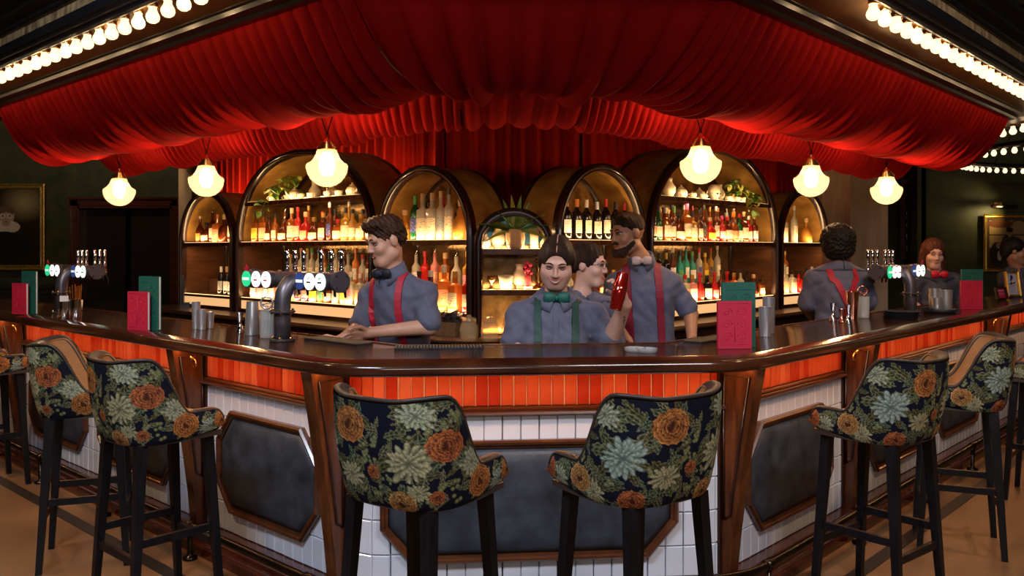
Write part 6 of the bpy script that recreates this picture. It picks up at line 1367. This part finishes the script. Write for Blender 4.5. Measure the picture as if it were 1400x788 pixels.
# shaker held in the raised hand
sa, sb_ = w_(841, 424, -.285), w_(852, 373, -.265); ax = unit(sb_-sa); o = thing('cocktail_shaker', 'glossy red cocktail shaker held up in the smiling bartender\'s hand', 'shaker', tuple(sa)); o.rotation_mode = 'QUATERNION'; o.rotation_quaternion = Vector((0, 0, 1)).rotation_difference(Vector(ax)); L_ = float(np.linalg.norm(sb_-sa))
MB().lathe([(0, .004), (.026, .004), (.0275, 0.0), (.0285, .004), (.034, L_*.45), (.0355, L_*.60), (.033, L_*.62)], 24, cap=False).build('lower_tin', 'shaker_red', o, smooth=True, angle=.8)
MB().lathe([(.0345, L_*.56), (.0345, L_*.60), (.028, L_*.93), (.026, L_*.99), (.020, L_), (0, L_)], 24, cap=False).build('upper_tin', 'shaker_red', o, smooth=True, angle=.8)
MB().lathe([(.0350, L_*.55), (.0362, L_*.56), (.0362, L_*.58), (.0350, L_*.59)], 24, cap=False).build('rim_band', 'copper', o, smooth=True); MB().lathe([(0, -.001), (.0255, -.001), (.0285, .002), (.0275, .006)], 24, cap=False).build('steel_base', 'copper', o, smooth=True)

# --- young bartender on the left, bending to his work
gy = 4.62
def g_(px, py, dy=0.0): return np.array(dep(px, py, gy+dy))
J2 = dict(hip=g_(552, 500, .10), chest=g_(548, 418, .02), neck=g_(534, 367, .0), shl=g_(580, 398, -.06), elbl=g_(587, 447, -.12), wrl=g_(507, 455, -.20), shr=g_(507, 400, .10), elbr=g_(492, 448, .02), wrr=g_(465, 466, -.14))
p2 = person('young bartender with brown quiff, navy bow tie and red braces, working at the left', J2, g_(527, 329, -.03), (-.80, -.52, -.30), (-.16, -.08, .98), 'skin_warm', 'shirt_slate', .0055, 1.0, True, 1.05,
            {'l': (unit([-.93, -.30, -.2]), (0, .1, -1), (-.2, -.6, .75), (.35, .4, .45, .5), .4), 'r': (unit([-.85, -.40, -.35]), (0, .1, -1), (.1, .5, .8), (.35, .4, .45, .5), .4)}, .56)
face_bits(p2, False, True, 'hair_chest'); T, HM = p2['T'], p2['HM']; Hh = SDF()
Hh.ell(T(0, -.022, .046), np.array([.087, .100, .088]), .02, HM); Hh.ell(T(0, .040, .098), np.array([.070, .062, .036]), .03, HM); Hh.ell(T(0, -.06, .0), np.array([.076, .055, .06]), .03, HM); Hh.ell(T(0, .115, -.030), np.array([.095, .085, .098]), .012, HM, True)
for sg in (-1, 1): Hh.ell(T(sg*.085, .010, -.055), np.array([.03, .06, .06]), .01, HM, True)
hair_obj(p2, Hh, .004, 'hair_chest', lambda X, Y, Z: .004*np.sin(X*120+Z*90)*np.sin(Y*110+X*60)+.002*np.sin(Z*260+X*210))
braces(p2, 'brace_red', .036, .095); bow_tie(p2['o'], p2['J']['neck']+p2['TM'] @ np.array([0, .085, -.010]), p2['TM'], 'bow_navy', 1.0)
# --- bearded bartender behind, half turned to the left
by = 5.2
def b_(px, py, dy=0.0): return np.array(dep(px, py, by+dy))
J3 = dict(hip=b_(883, 478, .06), chest=b_(884, 405, .02), neck=b_(876, 352, .0), shl=b_(918, 384, .02), elbl=b_(944, 430, .03), wrl=b_(946, 464, -.16), shr=b_(841, 386, .05), elbr=b_(832, 432, .02), wrr=b_(858, 466, -.20))
p3 = person('bearded bartender with maroon braces and pale bow tie standing behind the smiling one, looking left', J3, b_(857, 319, -.03), (-.86, -.48, -.14), (-.05, 0, 1), 'skin_tan', 'shirt_slate', .0065, 1.08, True, 1.06, {}, .50)
face_bits(p3, False, False, 'hair_black'); T, HM = p3['T'], p3['HM']; Hh = SDF()
Hh.ell(T(0, -.022, .040), np.array([.083, .099, .084]), .02, HM); Hh.ell(T(0, .030, .090), np.array([.060, .055, .030]), .03, HM); Hh.ell(T(0, .120, -.022), np.array([.095, .085, .085]), .012, HM, True); Hh.ell(T(0, -.02, -.085), np.array([.12, .12, .05]), .015, HM, True)
hair_obj(p3, Hh, .005, 'hair_brown', lambda X, Y, Z: .002*np.sin(X*160+Z*90)*np.sin(Y*150)); Bd = SDF()
Bd.cone(T(-.056, .012, -.060), T(-.024, .070, -.102), .020, .026, .02); Bd.cone(T(.056, .012, -.060), T(.024, .070, -.102), .020, .026, .02); Bd.cone(T(-.024, .070, -.104), T(.024, .070, -.104), .028, .028, .02); Bd.cone(T(-.022, .088, -.050), T(.022, .088, -.050), .008, .008, .01)
mobj('beard', Bd.mesh(.005, lambda X, Y, Z: .002*np.sin(X*200+Z*170)*np.sin(Y*190)), 'hair_brown', p3['o'], smooth=True)
mat('brace_maroon', (0.22, 0.010, 0.030), 0.6, var=0.1); mat('bow_pale', (0.62, 0.45, 0.40), 0.6, var=0.2)
braces(p3, 'brace_maroon', .044, .090); bow_tie(p3['o'], p3['J']['neck']+p3['TM'] @ np.array([0, .088, -.010]), p3['TM'], 'bow_pale', 1.0)
# --- colleague with glasses, mostly hidden behind the smiling bartender
cy_ = 4.85
def c_(px, py, dy=0.0): return np.array(dep(px, py, cy_+dy))
J4 = dict(hip=c_(800, 520, .1), chest=c_(800, 452, .04), neck=c_(795, 402, .02), shl=c_(765, 424, .12), elbl=c_(764, 480, .10), wrl=c_(780, 500, -.02), shr=c_(829, 420, -.02), elbr=c_(838, 478, -.02), wrr=c_(848, 492, -.02))
J4['shl'], J4['shr'] = c_(764, 424, -.02), c_(832, 420, .06); J4['elbl'], J4['elbr'] = c_(766, 482, 0), c_(842, 478, .05); J4['wrl'], J4['wrr'] = c_(800, 496, -.05), c_(868, 490, -.05)
J4['shl'], J4['shr'] = J4['shr'], J4['shl']; J4['elbl'], J4['elbr'] = J4['elbr'], J4['elbl']; J4['wrl'], J4['wrr'] = J4['wrr'], J4['wrl']
p4 = person('dark-haired colleague in glasses passing behind the smiling bartender, facing right', J4, c_(806, 362, .0), (.88, -.46, -.10), (0, 0, 1), 'skin_fair', 'shirt_slate', .0075, 1.0, False, 1.02, {}, .56)
face_bits(p4, False, False, 'hair_brown'); T, HM = p4['T'], p4['HM']; Hh = SDF()
Hh.ell(T(0, -.026, .036), np.array([.086, .103, .094]), .02, HM); Hh.ell(T(0, -.10, .0), np.array([.06, .05, .06]), .03, HM); Hh.ell(T(0, .112, -.028), np.array([.092, .085, .098]), .012, HM, True); Hh.ell(T(0, .0, -.09), np.array([.12, .09, .05]), .015, HM, True)
hair_obj(p4, Hh, .005, 'hair_brown', lambda X, Y, Z: .0015*np.sin(X*260+Z*90)); mb = MB()
for sg in (-1, 1): mb.tube([T(sg*.031+.022*math.cos(a), .100, .004+.017*math.sin(a)) for a in [2*PI*k/16 for k in range(16)]], .0016, 6, closed=True); mb.tube([T(sg*.053, .100, .006), T(sg*.078, .0, .008)], .0016, 6)
mb.tube([T(-.009, .101, .006), T(.009, .101, .006)], .0016, 6); mb.build('glasses', 'lash', p4['o'], smooth=True)
# --- curly-haired bartender seen from behind on the right wing
ky = 5.95
def k_(px, py, dy=0.0): return np.array(dep(px, py, ky+dy))
J5 = dict(hip=k_(1146, 455, .02), chest=k_(1146, 398, .0), neck=k_(1146, 364, -.01), shl=k_(1113, 379, .0), elbl=k_(1102, 418, .04), wrl=k_(1112, 438, .20), shr=k_(1179, 379, .04), elbr=k_(1188, 416, .08), wrr=k_(1170, 436, .24))
p5 = person('curly-haired bartender seen from behind, red braces crossing in a Y on the back', J5, k_(1145, 336, -.0), (.18, .98, -.08), (0, 0, 1), 'skin_dark', 'shirt_slate', .0075, 1.0, True, 1.0, {}, .55)
T, HM = p5['T'], p5['HM']; Hh = SDF(); Hh.ell(T(0, -.02, .045), np.array([.118, .120, .110]), .03, HM); Hh.ell(T(0, -.035, -.03), np.array([.105, .085, .08]), .03, HM); Hh.ell(T(0, .13, -.04), np.array([.085, .085, .09]), .02, HM, True)
hair_obj(p5, Hh, .006, 'hair_black', lambda X, Y, Z: .008*np.sin(X*95+3*np.sin(Z*60))*np.sin(Y*90+2*np.sin(X*70))*np.sin(Z*100)+.004*np.sin(X*210)*np.sin(Y*200)*np.sin(Z*220)); braces(p5, 'brace_red', .040, .085, True)
# --- bartender with a red bow tie further along the right wing
ry = 7.3
def r_(px, py, dy=0.0): return np.array(dep(px, py, ry+dy))
J6 = dict(hip=r_(1280, 445, .05), chest=r_(1280, 400, .02), neck=r_(1278, 372, .0), shr=r_(1252, 382, .0), elbr=r_(1246, 414, .0), wrr=r_(1262, 428, -.12), shl=r_(1305, 382, .0), elbl=r_(1312, 414, .0), wrl=r_(1296, 430, -.12))
p6 = person('long-haired bartender with a bright red bow tie at the far right behind the taps', J6, r_(1276, 347, -.02), (-.12, -.98, -.16), (0, 0, 1), 'skin_fair', 'shirt_dark', .008, .98, False, 1.02, {}, .6)
face_bits(p6, False, True, 'hair_red'); T, HM = p6['T'], p6['HM']; Hh = SDF(); Hh.ell(T(0, -.024, .036), np.array([.090, .104, .096]), .02, HM); Hh.cone(T(-.075, -.02, .0), T(-.085, -.02, -.16), .03, .028, .03); Hh.cone(T(.075, -.02, .0), T(.085, -.02, -.16), .03, .028, .03); Hh.ell(T(0, -.08, -.06), np.array([.08, .05, .12]), .03, HM); Hh.ell(T(0, .112, -.035), np.array([.066, .085, .098]), .012, HM, True)
hair_obj(p6, Hh, .006, 'hair_red', lambda X, Y, Z: .002*np.sin(X*200)); bow_tie(p6['o'], p6['J']['neck']+p6['TM'] @ np.array([0, .085, -.012]), p6['TM'], 'bow_red', 1.2)
# --- guest at the far right edge
vy = 8.3
def v_(px, py, dy=0.0): return np.array(dep(px, py, vy+dy))
J7 = dict(hip=v_(1398, 440, .05), chest=v_(1396, 395, .02), neck=v_(1392, 366, .0), shr=v_(1374, 378, .06), elbr=v_(1372, 412, .06), wrr=v_(1390, 425, -.08), shl=v_(1420, 378, -.06), elbl=v_(1426, 412, -.1), wrl=v_(1430, 420, -.25))
p7 = person('dark-haired guest in grey turned to the right at the edge of the picture', J7, v_(1388, 343, -.02), (.90, -.42, -.1), (0, 0, 1), 'skin_tan', 'shirt_dark', .009, 1.0, True, 1.0, {}, .9)
face_bits(p7, False, False, 'hair_black'); T, HM = p7['T'], p7['HM']; Hh = SDF(); Hh.ell(T(0, -.026, .040), np.array([.090, .106, .092]), .02, HM); Hh.ell(T(0, -.08, -.02), np.array([.07, .05, .07]), .03, HM); Hh.ell(T(0, .118, -.030), np.array([.095, .085, .098]), .012, HM, True); hair_obj(p7, Hh, .007, 'hair_black')
